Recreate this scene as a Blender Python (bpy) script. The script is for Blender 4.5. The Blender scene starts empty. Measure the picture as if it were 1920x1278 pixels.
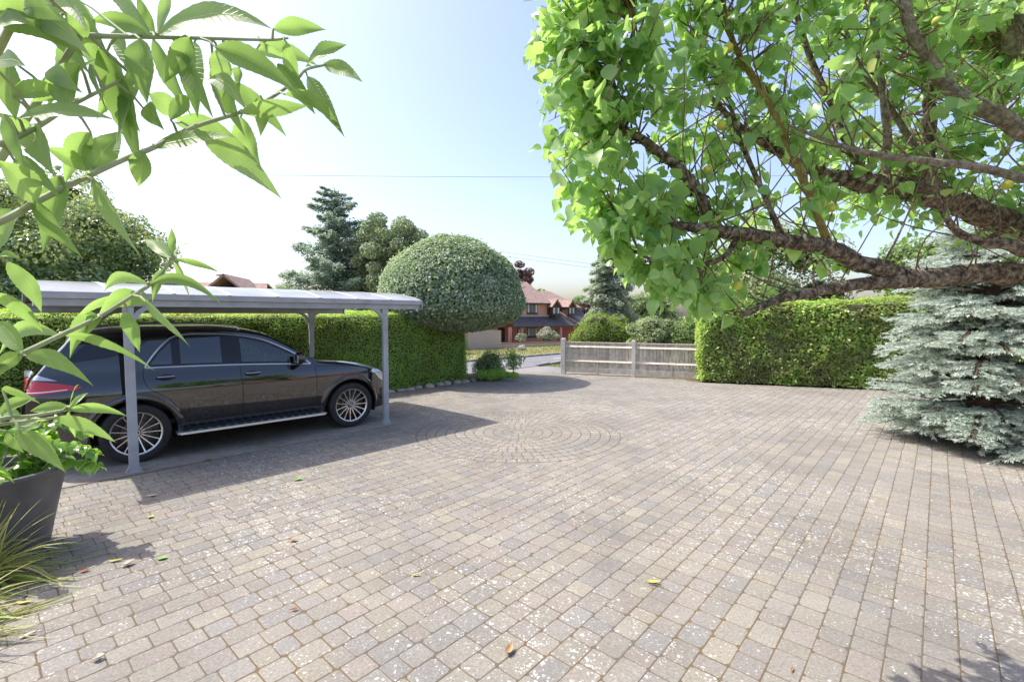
import bpy, bmesh, math, random
import numpy as np
from mathutils import Vector, Matrix, noise as mnoise

random.seed(11)
RNG = np.random.default_rng(11)
SC = bpy.context.scene
COL = SC.collection
R = math.radians

# ---------------------------------------------------------------- camera
cam_data = bpy.data.cameras.new('camera')
cam = bpy.data.objects.new('camera', cam_data)
COL.objects.link(cam)
cam.location = (0, 0, 1.94)
cam.rotation_euler = (R(90 - 3.12), 0, 0)
cam_data.sensor_width = 36.0
cam_data.lens = 36.0 * 900 / 1920
cam_data.clip_start = 0.05
cam_data.clip_end = 3000
SC.camera = cam

# ---------------------------------------------------------------- sky and sun
SUN_EL = R(56.0)
SUN_AZ = math.atan2(-0.967, 0.255)          # compass angle of the sun, measured from +Y towards +X
world = bpy.data.worlds.new('World')
SC.world = world
world.use_nodes = True
wn = world.node_tree
wn.nodes.clear()
w_out = wn.nodes.new('ShaderNodeOutputWorld')
w_bg = wn.nodes.new('ShaderNodeBackground')
w_sky = wn.nodes.new('ShaderNodeTexSky')
w_sky.sky_type = 'NISHITA'
w_sky.sun_disc = False
w_sky.sun_elevation = SUN_EL
w_sky.sun_rotation = SUN_AZ
w_sky.altitude = 50
w_sky.air_density = 1.0
w_sky.dust_density = 3.0
w_sky.ozone_density = 3.0
w_bg.inputs['Strength'].default_value = 0.126
w_tint = wn.nodes.new('ShaderNodeMix')          # white balance of the whole sky
w_tint.data_type = 'RGBA'; w_tint.blend_type = 'MULTIPLY'
w_tint.inputs['Factor'].default_value = 1.0
w_tint.inputs['B'].default_value = (1.05, 0.96, 0.94, 1)
wn.links.new(w_sky.outputs[0], w_tint.inputs['A'])
wn.links.new(w_tint.outputs['Result'], w_bg.inputs[0])
wn.links.new(w_bg.outputs[0], w_out.inputs[0])

sun_data = bpy.data.lights.new('sun', 'SUN')
sun_data.energy = 2.3
sun_data.angle = R(0.53)
sun_data.color = (1.0, 0.955, 0.885)
sun = bpy.data.objects.new('sun', sun_data)
COL.objects.link(sun)
sd = Vector((math.sin(SUN_AZ) * math.cos(SUN_EL), math.cos(SUN_AZ) * math.cos(SUN_EL), math.sin(SUN_EL)))
sun.rotation_euler = sd.to_track_quat('Z', 'Y').to_euler()
sun.location = sd * 40

SC.view_settings.view_transform = 'Standard'
SC.view_settings.look = 'None'
SC.view_settings.gamma = 1
SC.view_settings.exposure = 1.40
SC.view_settings.use_curve_mapping = False
SC.cycles.max_bounces = 8
SC.cycles.diffuse_bounces = 4
SC.cycles.glossy_bounces = 4
SC.cycles.transparent_max_bounces = 12
SC.cycles.use_denoising = True

# ---------------------------------------------------------------- helpers
def tag(o, label=None, cat=None, group=None, kind=None):
    if label: o['label'] = label
    if cat: o['category'] = cat
    if group: o['group'] = group
    if kind: o['kind'] = kind
    return o

def link(name, me, mat=None, parent=None):
    o = bpy.data.objects.new(name, me)
    COL.objects.link(o)
    if mat is not None and me is not None and len(me.materials) == 0:
        me.materials.append(mat)
    if parent is not None:
        o.parent = parent
    return o

def empty(name, loc=(0, 0, 0), rz=0):
    o = bpy.data.objects.new(name, None)
    COL.objects.link(o)
    o.location = loc
    o.rotation_euler = (0, 0, rz)
    o.empty_display_size = 0.1
    return o

def np_mesh(name, verts, tris, smooth=False):
    """fast mesh from (n,3) verts and (m,k) faces of one size"""
    verts = np.asarray(verts, dtype=np.float32); tris = np.asarray(tris, dtype=np.int32)
    me = bpy.data.meshes.new(name)
    m, k = tris.shape
    me.vertices.add(len(verts)); me.vertices.foreach_set('co', verts.ravel())
    me.loops.add(m * k); me.loops.foreach_set('vertex_index', tris.ravel())
    me.polygons.add(m)
    me.polygons.foreach_set('loop_start', np.arange(0, m * k, k, dtype=np.int32))
    try:
        me.polygons.foreach_set('loop_total', np.full(m, k, dtype=np.int32))
    except Exception:
        pass
    if smooth:
        me.polygons.foreach_set('use_smooth', np.ones(m, dtype=bool))
    me.update(calc_edges=True)
    return me

class MB:
    """collects shapes of one part"""
    def __init__(s):
        s.v = []; s.f = []
    def add(s, vs, fs):
        b = len(s.v)
        s.v += [tuple(p) for p in vs]
        s.f += [tuple(b + i for i in f) for f in fs]
        return s
    def box(s, c, d, M=None, ch=0.0):
        """box centred at c with full size d, chamfered edges if ch>0"""
        hx, hy, hz = d[0] / 2, d[1] / 2, d[2] / 2
        if ch <= 0:
            vs = [(x, y, z) for x in (-hx, hx) for y in (-hy, hy) for z in (-hz, hz)]
            fs = [(0, 1, 3, 2), (4, 6, 7, 5), (0, 4, 5, 1), (2, 3, 7, 6), (0, 2, 6, 4), (1, 5, 7, 3)]
        else:
            bm = bmesh.new()
            bmesh.ops.create_cube(bm, size=1)
            for v in bm.verts:
                v.co = Vector((v.co.x * d[0], v.co.y * d[1], v.co.z * d[2]))
            bmesh.ops.bevel(bm, geom=bm.edges[:], offset=ch, segments=2, affect='EDGES', profile=0.6)
            bm.verts.index_update()
            vs = [tuple(v.co) for v in bm.verts]
            fs = [tuple(v.index for v in f.verts) for f in bm.faces]
            bm.free()
        out = []
        for p in vs:
            q = Vector(p)
            if M is not None: q = M @ q
            out.append((q.x + c[0], q.y + c[1], q.z + c[2]))
        return s.add(out, fs)
    def tube(s, pts, rad, n=8, cap=True):
        pts = [Vector(p) for p in pts]
        if not hasattr(rad, '__len__'): rad = [rad] * len(pts)
        vs = []; fs = []
        prev = None
        for i, p in enumerate(pts):
            if i == 0: t = pts[1] - p
            elif i == len(pts) - 1: t = p - pts[i - 1]
            else: t = pts[i + 1] - pts[i - 1]
            if t.length < 1e-9: t = Vector((0, 0, 1))
            t.normalize()
            if prev is None:
                a = Vector((0, 0, 1)) if abs(t.z) < 0.9 else Vector((1, 0, 0))
                prev = t.cross(a).normalized()
            u = (prev - t * prev.dot(t))
            if u.length < 1e-6: u = t.orthogonal()
            u.normalize(); prev = u
            w = t.cross(u)
            for k in range(n):
                a = 2 * math.pi * k / n
                vs.append(p + (u * math.cos(a) + w * math.sin(a)) * rad[i])
        for i in range(len(pts) - 1):
            for k in range(n):
                k2 = (k + 1) % n
                fs.append((i * n + k, i * n + k2, (i + 1) * n + k2, (i + 1) * n + k))
        if cap:
            fs.append(tuple(range(n - 1, -1, -1)))
            fs.append(tuple((len(pts) - 1) * n + k for k in range(n)))
        return s.add(vs, fs)
    def lathe(s, prof, n=32, M=None, close=False):
        """prof: list of (r,z) revolved about z"""
        vs = []; fs = []
        m = len(prof)
        for (r, z) in prof:
            for k in range(n):
                a = 2 * math.pi * k / n
                q = Vector((r * math.cos(a), r * math.sin(a), z))
                if M is not None: q = M @ q
                vs.append(q)
        rng = range(m) if close else range(m - 1)
        for i in rng:
            j = (i + 1) % m
            for k in range(n):
                k2 = (k + 1) % n
                fs.append((i * n + k, i * n + k2, j * n + k2, j * n + k))
        if not close:
            if prof[0][0] > 1e-5: fs.append(tuple(range(n - 1, -1, -1)))
            if prof[-1][0] > 1e-5: fs.append(tuple((m - 1) * n + k for k in range(n)))
        return s.add(vs, fs)
    def prism(s, poly, z0, z1, M=None):
        """polygon in local xy extruded from z0 to z1"""
        n = len(poly)
        vs = []
        for z in (z0, z1):
            for (x, y) in poly:
                q = Vector((x, y, z))
                if M is not None: q = M @ q
                vs.append(q)
        fs = [tuple(range(n - 1, -1, -1)), tuple(range(n, 2 * n))]
        fs += [(i, (i + 1) % n, n + (i + 1) % n, n + i) for i in range(n)]
        return s.add(vs, fs)
    def mesh(s, name, smooth=False):
        me = bpy.data.meshes.new(name)
        me.from_pydata(s.v, [], s.f)
        if smooth:
            me.polygons.foreach_set('use_smooth', np.ones(len(me.polygons), dtype=bool))
        me.update()
        return me
    def build(s, name, mat, parent=None, smooth=False):
        me = s.mesh(name, smooth)
        bm = bmesh.new(); bm.from_mesh(me)
        bmesh.ops.recalc_face_normals(bm, faces=bm.faces[:])
        bm.to_mesh(me); bm.free()
        if smooth:
            try: me.set_sharp_from_angle(angle=R(38))
            except Exception: pass
        return link(name, me, mat, parent)

def smooth_path(pts, sub=4):
    """Catmull-Rom through tuples of any length"""
    P = [np.array(p, float) for p in pts]
    P = [2 * P[0] - P[1]] + P + [2 * P[-1] - P[-2]]
    out = []
    for i in range(1, len(P) - 2):
        for k in range(sub):
            t = k / sub
            a, b, c, d = P[i - 1], P[i], P[i + 1], P[i + 2]
            out.append(0.5 * (2 * b + (c - a) * t + (2 * a - 5 * b + 4 * c - d) * t * t + (3 * b - a - 3 * c + d) * t ** 3))
    out.append(P[-2])
    return out

def pchip(xs, ys):
    xs = np.array(xs, float); ys = np.array(ys, float)
    h = np.diff(xs); dlt = np.diff(ys) / h
    m = np.zeros(len(xs))
    m[0] = dlt[0]; m[-1] = dlt[-1]
    for i in range(1, len(xs) - 1):
        if dlt[i - 1] * dlt[i] <= 0: m[i] = 0
        else:
            w1 = 2 * h[i] + h[i - 1]; w2 = h[i] + 2 * h[i - 1]
            m[i] = (w1 + w2) / (w1 / dlt[i - 1] + w2 / dlt[i])
    def f(x):
        x = np.clip(x, xs[0], xs[-1])
        i = np.clip(np.searchsorted(xs, x) - 1, 0, len(h) - 1)
        t = (x - xs[i]) / h[i]
        return ((2 * t**3 - 3 * t**2 + 1) * ys[i] + (t**3 - 2 * t**2 + t) * h[i] * m[i]
                + (-2 * t**3 + 3 * t**2) * ys[i + 1] + (t**3 - t**2) * h[i] * m[i + 1])
    return f

# ---------------------------------------------------------------- materials
def new_mat(name):
    m = bpy.data.materials.new(name)
    m.use_nodes = True
    nt = m.node_tree
    nt.nodes.clear()
    out = nt.nodes.new('ShaderNodeOutputMaterial')
    return m, nt, out

def N(nt, typ, **kw):
    n = nt.nodes.new(typ)
    for k, v in kw.items():
        if k.startswith('i_'):
            n.inputs[k[2:].replace('_', ' ')].default_value = v
        else:
            setattr(n, k, v)
    return n

def ramp(nt, stops, fac=None, interp='LINEAR'):
    r = nt.nodes.new('ShaderNodeValToRGB')
    r.color_ramp.interpolation = interp
    els = r.color_ramp.elements
    while len(els) < len(stops): els.new(0.5)
    for e, (p, c) in zip(els, stops):
        e.position = p
        e.color = (*c, 1) if len(c) == 3 else c
    if fac is not None: nt.links.new(fac, r.inputs[0])
    return r

def simple(name, col, rough=0.5, metal=0.0, spec=0.5, coat=0.0, var=0.0, scale=6.0, bump=0.0, bscale=60.0):
    """plain surface with a little procedural unevenness"""
    m, nt, out = new_mat(name)
    p = N(nt, 'ShaderNodeBsdfPrincipled')
    p.inputs['Base Color'].default_value = (*col, 1)
    p.inputs['Roughness'].default_value = rough
    p.inputs['Metallic'].default_value = metal
    p.inputs['Specular IOR Level'].default_value = spec
    p.inputs['Coat Weight'].default_value = coat
    if coat: p.inputs['Coat Roughness'].default_value = 0.02
    nt.links.new(p.outputs[0], out.inputs[0])
    if var or bump:
        tc = N(nt, 'ShaderNodeTexCoord')
        if var:
            nz = N(nt, 'ShaderNodeTexNoise'); nz.inputs['Scale'].default_value = scale; nz.inputs['Detail'].default_value = 6
            nt.links.new(tc.outputs['Object'], nz.inputs['Vector'])
            lo = tuple(max(0, c * (1 - var)) for c in col); hi = tuple(min(1, c * (1 + var)) for c in col)
            r = ramp(nt, [(0.3, lo), (0.7, hi)], nz.outputs[0])
            nt.links.new(r.outputs[0], p.inputs['Base Color'])
        if bump:
            n2 = N(nt, 'ShaderNodeTexNoise'); n2.inputs['Scale'].default_value = bscale; n2.inputs['Detail'].default_value = 4
            nt.links.new(tc.outputs['Object'], n2.inputs['Vector'])
            b = N(nt, 'ShaderNodeBump'); b.inputs['Strength'].default_value = bump; b.inputs['Distance'].default_value = 0.02
            nt.links.new(n2.outputs[0], b.inputs['Height'])
            nt.links.new(b.outputs[0], p.inputs['Normal'])
    return m

def leaf_mat(name, stops, trans=(0.25, 0.42, 0.05), tw=0.35, rough=0.45, spec=0.4, use_obj=False, patch=None):
    """leaf: reflecting front plus light let through from behind; each leaf its own tone"""
    m, nt, out = new_mat(name)
    if use_obj:
        g = N(nt, 'ShaderNodeObjectInfo'); fac = g.outputs['Random']
    else:
        g = N(nt, 'ShaderNodeNewGeometry'); fac = g.outputs['Random Per Island']
    r = ramp(nt, stops, fac)
    col = r.outputs[0]
    if patch:
        tc = N(nt, 'ShaderNodeTexCoord')
        nz = N(nt, 'ShaderNodeTexNoise'); nz.inputs['Scale'].default_value = patch[1]; nz.inputs['Detail'].default_value = 3
        nt.links.new(tc.outputs['Object'], nz.inputs['Vector'])
        rr = ramp(nt, [(0.42, (0, 0, 0)), (0.66, (1, 1, 1))], nz.outputs[0])
        mx = N(nt, 'ShaderNodeMix', data_type='RGBA')
        mx.inputs['B'].default_value = (*patch[0], 1)
        nt.links.new(rr.outputs[0], mx.inputs['Factor'])
        nt.links.new(col, mx.inputs['A'])
        col = mx.outputs['Result']
    p = N(nt, 'ShaderNodeBsdfPrincipled')
    p.inputs['Roughness'].default_value = rough
    p.inputs['Specular IOR Level'].default_value = spec
    nt.links.new(col, p.inputs['Base Color'])
    t = N(nt, 'ShaderNodeBsdfTranslucent')
    t.inputs['Color'].default_value = (*trans, 1)
    mix = N(nt, 'ShaderNodeMixShader')
    mix.inputs[0].default_value = tw
    nt.links.new(p.outputs[0], mix.inputs[1]); nt.links.new(t.outputs[0], mix.inputs[2])
    nt.links.new(mix.outputs[0], out.inputs[0])
    return m

def rand_unit(n):
    v = RNG.normal(size=(n, 3)); return v / np.linalg.norm(v, axis=1, keepdims=True)

def leaf_cloud(name, C, Nrm, L, W, mat, parent=None, spread=0.6, fold=0.25, kind='stuff', up=0.0):
    """many small folded leaves at points C facing roughly along Nrm"""
    C = np.asarray(C, float); n = len(C)
    nr = np.asarray(Nrm, float) + rand_unit(n) * spread
    nr[:, 2] += up
    nr /= np.linalg.norm(nr, axis=1, keepdims=True) + 1e-9
    t = np.cross(nr, rand_unit(n)); t /= np.linalg.norm(t, axis=1, keepdims=True) + 1e-9
    b = np.cross(nr, t)
    l = (np.asarray(L) * RNG.uniform(0.7, 1.3, n))[:, None] if np.ndim(L) == 0 else np.asarray(L)[:, None]
    w = l * (W / (L if np.ndim(L) == 0 else 1.0)) if np.ndim(L) == 0 else l * W
    V = np.empty((n, 4, 3))
    V[:, 0] = C - t * l * 0.5
    V[:, 2] = C + t * l * 0.5 - nr * l * 0.08
    V[:, 1] = C + b * w * 0.5 + nr * w * fold
    V[:, 3] = C - b * w * 0.5 + nr * w * fold
    i = (np.arange(n) * 4)[:, None]
    F = np.concatenate([i + np.array([[0, 1, 2]]), i + np.array([[0, 2, 3]])], axis=1).reshape(-1, 3)
    me = np_mesh(name, V.reshape(-1, 3), F)
    o = link(name, me, mat, parent)
    if kind: o['kind'] = kind
    return o

def lump(x, y, z, s=1.0, seed=0.0):
    return mnoise.noise(Vector((x * s + seed, y * s - seed, z * s + 2 * seed)))
# ================================================================ setting
SD = np.array([0.32, 0.947])            # the land falls away from the drive in this direction
def ground_z(x, y):
    s = SD[0] * x + SD[1] * y - 14.0
    return -0.033 * s if 0 < s < 90 else (0.0 if s <= 0 else -2.97)

# carport frame: U along its length, B across it towards the hedge, O at the foot of the near rear post
CU = np.array([0.682, 0.731]); CB = np.array([-0.731, 0.682]); CO = np.array([-4.663, 5.831])
CANG = math.atan2(CU[1], CU[0])
def cp(t, b):
    p = CO + CU * t + CB * b
    return float(p[0]), float(p[1])

# ---- ground sheet
def m_ground():
    m, nt, out = new_mat('dry_lawn_soil')
    g = N(nt, 'ShaderNodeNewGeometry')
    n1 = N(nt, 'ShaderNodeTexNoise'); n1.inputs['Scale'].default_value = 0.35; n1.inputs['Detail'].default_value = 8
    n2 = N(nt, 'ShaderNodeTexNoise'); n2.inputs['Scale'].default_value = 14; n2.inputs['Detail'].default_value = 6
    nt.links.new(g.outputs['Position'], n1.inputs['Vector']); nt.links.new(g.outputs['Position'], n2.inputs['Vector'])
    a = ramp(nt, [(0.35, (0.20, 0.19, 0.075)), (0.65, (0.34, 0.30, 0.15))], n1.outputs[0])
    b = ramp(nt, [(0.3, (0.6, 0.6, 0.55)), (0.7, (1.2, 1.2, 1.1))], n2.outputs[0])
    mx = N(nt, 'ShaderNodeMix', data_type='RGBA', blend_type='MULTIPLY'); mx.inputs['Factor'].default_value = 1
    nt.links.new(a.outputs[0], mx.inputs['A']); nt.links.new(b.outputs[0], mx.inputs['B'])
    p = N(nt, 'ShaderNodeBsdfPrincipled'); p.inputs['Roughness'].default_value = 0.95
    nt.links.new(mx.outputs['Result'], p.inputs['Base Color'])
    nt.links.new(p.outputs[0], out.inputs[0])
    return m
GROUND = m_ground()
xs = np.concatenate([np.linspace(-900, -70, 8), np.linspace(-60, 60, 41), np.linspace(70, 900, 8)])
ys = np.concatenate([np.linspace(-300, -25, 5), np.linspace(-20, 120, 57), np.linspace(140, 1500, 8)])
V = [(x, y, ground_z(x, y) - (0.035 if abs(SD[0] * x + SD[1] * y - 14) > 3 else 0.09)) for y in ys for x in xs]
nx = len(xs)
F = [(j * nx + i, j * nx + i + 1, (j + 1) * nx + i + 1, (j + 1) * nx + i) for j in range(len(ys) - 1) for i in range(nx - 1)]
gme = np_mesh('ground', V, F, True)
tag(link('ground', gme, GROUND), kind='structure')

def sheet(name, poly, dz, mat, n=1, kind='structure', parent=None):
    """strip of ground following the fall of the land: poly is two edge lines of equal length [(x,y)..],[(x,y)..]"""
    a, b = poly
    vs = []; fs = []
    m = len(a)
    for i in range(m):
        for k in range(n + 1):
            t = k / n
            x = a[i][0] * (1 - t) + b[i][0] * t; y = a[i][1] * (1 - t) + b[i][1] * t
            vs.append((x, y, ground_z(x, y) + dz))
    for i in range(m - 1):
        for k in range(n):
            fs.append((i * (n + 1) + k, (i + 1) * (n + 1) + k, (i + 1) * (n + 1) + k + 1, i * (n + 1) + k + 1))
    return tag(link(name, np_mesh(name, vs, fs, True), mat, parent), kind=kind)

def m_asphalt(name, lo, hi, scale=40):
    m, nt, out = new_mat(name)
    g = N(nt, 'ShaderNodeNewGeometry')
    n1 = N(nt, 'ShaderNodeTexNoise'); n1.inputs['Scale'].default_value = scale; n1.inputs['Detail'].default_value = 8; n1.inputs['Roughness'].default_value = 0.7
    n2 = N(nt, 'ShaderNodeTexNoise'); n2.inputs['Scale'].default_value = 0.8; n2.inputs['Detail'].default_value = 5
    nt.links.new(g.outputs['Position'], n1.inputs['Vector']); nt.links.new(g.outputs['Position'], n2.inputs['Vector'])
    ad = N(nt, 'ShaderNodeMath', operation='ADD'); nt.links.new(n1.outputs[0], ad.inputs[0]); nt.links.new(n2.outputs[0], ad.inputs[1])
    hf = N(nt, 'ShaderNodeMath', operation='MULTIPLY'); hf.inputs[1].default_value = 0.5; nt.links.new(ad.outputs[0], hf.inputs[0])
    r = ramp(nt, [(0.36, lo), (0.64, hi)], hf.outputs[0])
    p = N(nt, 'ShaderNodeBsdfPrincipled'); p.inputs['Roughness'].default_value = 0.9
    nt.links.new(r.outputs[0], p.inputs['Base Color'])
    b = N(nt, 'ShaderNodeBump'); b.inputs['Strength'].default_value = 0.35; b.inputs['Distance'].default_value = 0.01
    nt.links.new(n1.outputs[0], b.inputs['Height']); nt.links.new(b.outputs[0], p.inputs['Normal'])
    nt.links.new(p.outputs[0], out.inputs[0])
    return m
ROADM = m_asphalt('road_asphalt', (0.13, 0.13, 0.14), (0.20, 0.20, 0.21))
APRON = m_asphalt('apron_tarmac', (0.17, 0.165, 0.16), (0.27, 0.26, 0.25))
CONC = m_asphalt('weathered_concrete', (0.16, 0.14, 0.115), (0.36, 0.33, 0.285), 7)
KERB = simple('kerb_concrete', (0.30, 0.29, 0.27), 0.9, var=0.25, scale=5)

# ---- the lane beyond the gateway
RD = np.array([0.54, 0.8417]); RN = np.array([-0.8417, 0.54])
def rp(s, n):
    p = RD * s + RN * n
    return float(p[0]), float(p[1])
S = list(np.linspace(-40, 130, 86))
sheet('road', ([rp(s, 9.75) for s in S], [rp(s, 13.35) for s in S]), 0.004, ROADM, 3)
sheet('pavement', ([rp(s, 4.0) for s in np.linspace(8, 24, 17)], [rp(s, 9.75) for s in np.linspace(8, 24, 17)]), -0.01, APRON, 6)
for nm, off in (('kerb_near', 9.75), ('kerb_far', 13.35)):
    mb = MB()
    for s in np.arange(-20, 70, 1.0):
        if nm == 'kerb_near' and 11.0 < s < 17.0:
            continue
        x, y = rp(s + 0.5, off + (0.06 if nm == 'kerb_far' else -0.06))
        M = Matrix.Rotation(math.atan2(RD[1], RD[0]), 3, 'Z')
        mb.box((x, y, ground_z(x, y) + 0.015), (0.99, 0.12, 0.17), M)
    tag(mb.build('kerb', KERB), kind='structure')
mb = MB()
for s in np.arange(-14, 60, 6.0):
    a, b = rp(s, 11.5), rp(s + 3, 11.5); c, d = rp(s + 3, 11.6), rp(s, 11.6)
    mb.add([(q[0], q[1], ground_z(*q) + 0.009) for q in (a, b, c, d)], [(0, 1, 2, 3)])
tag(mb.build('road_marking', simple('worn_white_paint', (0.62, 0.62, 0.60), 0.8, var=0.2, scale=8)), kind='structure')

GRASSM = leaf_mat('grass_blades', [(0.0, (0.13, 0.17, 0.04)), (0.45, (0.22, 0.25, 0.07)), (0.75, (0.34, 0.33, 0.13)), (1.0, (0.42, 0.38, 0.20))], (0.35, 0.40, 0.10), 0.3, 0.7, 0.2)
def grass(name, pts, h, w, label):
    n = len(pts)
    a = RNG.uniform(0, 2 * math.pi, n); l = RNG.uniform(0.5, 1.3, n) * h
    lean = RNG.normal(size=(n, 2)) * 0.35
    base = np.array([(x, y, ground_z(x, y) - 0.03) for x, y in pts])
    V = np.empty((n, 3, 3))
    V[:, 0] = base + np.stack([np.cos(a) * w, np.sin(a) * w, 0 * a], 1)
    V[:, 1] = base - np.stack([np.cos(a) * w, np.sin(a) * w, 0 * a], 1)
    V[:, 2] = base + np.stack([lean[:, 0] * l, lean[:, 1] * l, l], 1)
    o = link(name, np_mesh(name, V.reshape(-1, 3), np.arange(n * 3).reshape(-1, 3)), GRASSM)
    tag(o, label, 'grass', kind='stuff')
n = 26000
s_ = RNG.uniform(-6, 45, n); n_ = RNG.uniform(13.5, 25, n)
grass('grass', [rp(a, b) for a, b in zip(s_, n_)], 0.10, 0.018, 'sun-bleached grass verge on the far side of the lane')
n = 9000
s_ = RNG.uniform(17.2, 30, n); n_ = RNG.uniform(7.4, 9.6, n)
grass('grass', [rp(a, b) for a, b in zip(s_, n_)], 0.08, 0.016, 'strip of grass between the lane and the timber fence')

# ---- block paved drive
def m_paver():
    m, nt, out = new_mat('tumbled_block_paving')
    g = N(nt, 'ShaderNodeNewGeometry')
    at = N(nt, 'ShaderNodeAttribute'); at.attribute_name = 'tint'
    pos = g.outputs['Position']
    n1 = N(nt, 'ShaderNodeTexNoise'); n1.inputs['Scale'].default_value = 55; n1.inputs['Detail'].default_value = 8; n1.inputs['Roughness'].default_value = 0.75
    nt.links.new(pos, n1.inputs['Vector'])
    n2 = N(nt, 'ShaderNodeTexNoise'); n2.inputs['Scale'].default_value = 0.55; n2.inputs['Detail'].default_value = 4
    nt.links.new(pos, n2.inputs['Vector'])
    gr = ramp(nt, [(0.26, (0.55, 0.54, 0.53)), (0.5, (0.95, 0.95, 0.95)), (0.74, (1.35, 1.34, 1.32))], n1.outputs[0])
    mx = N(nt, 'ShaderNodeMix', data_type='RGBA', blend_type='MULTIPLY'); mx.inputs['Factor'].default_value = 1
    nt.links.new(at.outputs['Color'], mx.inputs['A']); nt.links.new(gr.outputs[0], mx.inputs['B'])
    n4 = N(nt, 'ShaderNodeTexNoise'); n4.inputs['Scale'].default_value = 0.9; n4.inputs['Detail'].default_value = 7; n4.inputs['Roughness'].default_value = 0.65
    nt.links.new(pos, n4.inputs['Vector'])
    we = ramp(nt, [(0.30, (0.80, 0.80, 0.80)), (0.5, (1.0, 0.995, 0.98)), (0.70, (1.14, 1.12, 1.08))], n4.outputs[0])
    mw = N(nt, 'ShaderNodeMix', data_type='RGBA', blend_type='MULTIPLY'); mw.inputs['Factor'].default_value = 1
    nt.links.new(mx.outputs['Result'], mw.inputs['A']); nt.links.new(we.outputs[0], mw.inputs['B'])
    mx = mw
    # lichen: pale blots, thicker in some parts of the drive than in others
    wob = N(nt, 'ShaderNodeTexNoise'); wob.inputs['Scale'].default_value = 34; wob.inputs['Detail'].default_value = 3
    nt.links.new(pos, wob.inputs['Vector'])
    sc = N(nt, 'ShaderNodeVectorMath', operation='SCALE'); sc.inputs['Scale'].default_value = 0.030
    nt.links.new(wob.outputs['Color'], sc.inputs[0])
    av = N(nt, 'ShaderNodeVectorMath', operation='ADD'); nt.links.new(pos, av.inputs[0]); nt.links.new(sc.outputs[0], av.inputs[1])
    masks = []
    for scale, r0, keep in ((27.0, 0.36, 0.45), (58.0, 0.44, 0.30)):
        vo = N(nt, 'ShaderNodeTexVoronoi'); vo.inputs['Scale'].default_value = scale
        nt.links.new(av.outputs[0], vo.inputs['Vector'])
        sep = N(nt, 'ShaderNodeSeparateColor'); nt.links.new(vo.outputs['Color'], sep.inputs[0])
        # blot radius differs from cell to cell
        rr = N(nt, 'ShaderNodeMapRange'); rr.inputs['From Min'].default_value = keep; rr.inputs['From Max'].default_value = 1.0
        rr.inputs['To Min'].default_value = 0.0; rr.inputs['To Max'].default_value = r0
        nt.links.new(sep.outputs[0], rr.inputs['Value'])
        sp = N(nt, 'ShaderNodeMapRange'); sp.inputs['From Min'].default_value = 0.36; sp.inputs['From Max'].default_value = 0.60
        sp.inputs['To Min'].default_value = 0.55; sp.inputs['To Max'].default_value = 1.30
        nt.links.new(n2.outputs[0], sp.inputs['Value'])
        mu = N(nt, 'ShaderNodeMath', operation='MULTIPLY'); nt.links.new(rr.outputs[0], mu.inputs[0]); nt.links.new(sp.outputs[0], mu.inputs[1])
        su = N(nt, 'ShaderNodeMath', operation='SUBTRACT'); nt.links.new(mu.outputs[0], su.inputs[0]); nt.links.new(vo.outputs['Distance'], su.inputs[1])
        mr = N(nt, 'ShaderNodeMapRange'); mr.inputs['From Min'].default_value = -0.02; mr.inputs['From Max'].default_value = 0.06
        nt.links.new(su.outputs[0], mr.inputs['Value'])
        masks.append(mr.outputs[0])
    ma = N(nt, 'ShaderNodeMath', operation='MAXIMUM'); nt.links.new(masks[0], ma.inputs[0]); nt.links.new(masks[1], ma.inputs[1])
    # the blots come in colonies a hand or two across
    n3 = N(nt, 'ShaderNodeTexNoise'); n3.inputs['Scale'].default_value = 5.5; n3.inputs['Detail'].default_value = 4; n3.inputs['Roughness'].default_value = 0.65
    nt.links.new(pos, n3.inputs['Vector'])
    col = N(nt, 'ShaderNodeMapRange'); col.inputs['From Min'].default_value = 0.40; col.inputs['From Max'].default_value = 0.58
    col.inputs['To Min'].default_value = 0.04; col.inputs['To Max'].default_value = 0.92
    nt.links.new(n3.outputs[0], col.inputs['Value'])
    m8 = N(nt, 'ShaderNodeMath', operation='MULTIPLY'); nt.links.new(col.outputs[0], m8.inputs[1]); nt.links.new(ma.outputs[0], m8.inputs[0])
    mx2 = N(nt, 'ShaderNodeMix', data_type='RGBA'); mx2.inputs['B'].default_value = (0.54, 0.53, 0.48, 1)
    nt.links.new(m8.outputs[0], mx2.inputs['Factor']); nt.links.new(mx.outputs['Result'], mx2.inputs['A'])
    p = N(nt, 'ShaderNodeBsdfPrincipled'); p.inputs['Roughness'].default_value = 0.9; p.inputs['Specular IOR Level'].default_value = 0.25
    nt.links.new(mx2.outputs['Result'], p.inputs['Base Color'])
    b = N(nt, 'ShaderNodeBump'); b.inputs['Strength'].default_value = 0.45; b.inputs['Distance'].default_value = 0.006
    nt.links.new(n1.outputs[0], b.inputs['Height']); nt.links.new(b.outputs[0], p.inputs['Normal'])
    nt.links.new(p.outputs[0], out.inputs[0])
    return m
PAVER = m_paver()

def m_joint():
    m, nt, out = new_mat('mossy_joint_sand')
    g = N(nt, 'ShaderNodeNewGeometry')
    n1 = N(nt, 'ShaderNodeTexNoise'); n1.inputs['Scale'].default_value = 1.1; n1.inputs['Detail'].default_value = 6
    nt.links.new(g.outputs['Position'], n1.inputs['Vector'])
    r = ramp(nt, [(0.40, (0.115, 0.102, 0.082)), (0.50, (0.12, 0.09, 0.052)), (0.62, (0.145, 0.10, 0.045))], n1.outputs[0])
    p = N(nt, 'ShaderNodeBsdfPrincipled'); p.inputs['Roughness'].default_value = 1.0
    nt.links.new(r.outputs[0], p.inputs['Base Color'])
    nt.links.new(p.outputs[0], out.inputs[0])
    return m
JOINT = m_joint()

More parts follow.
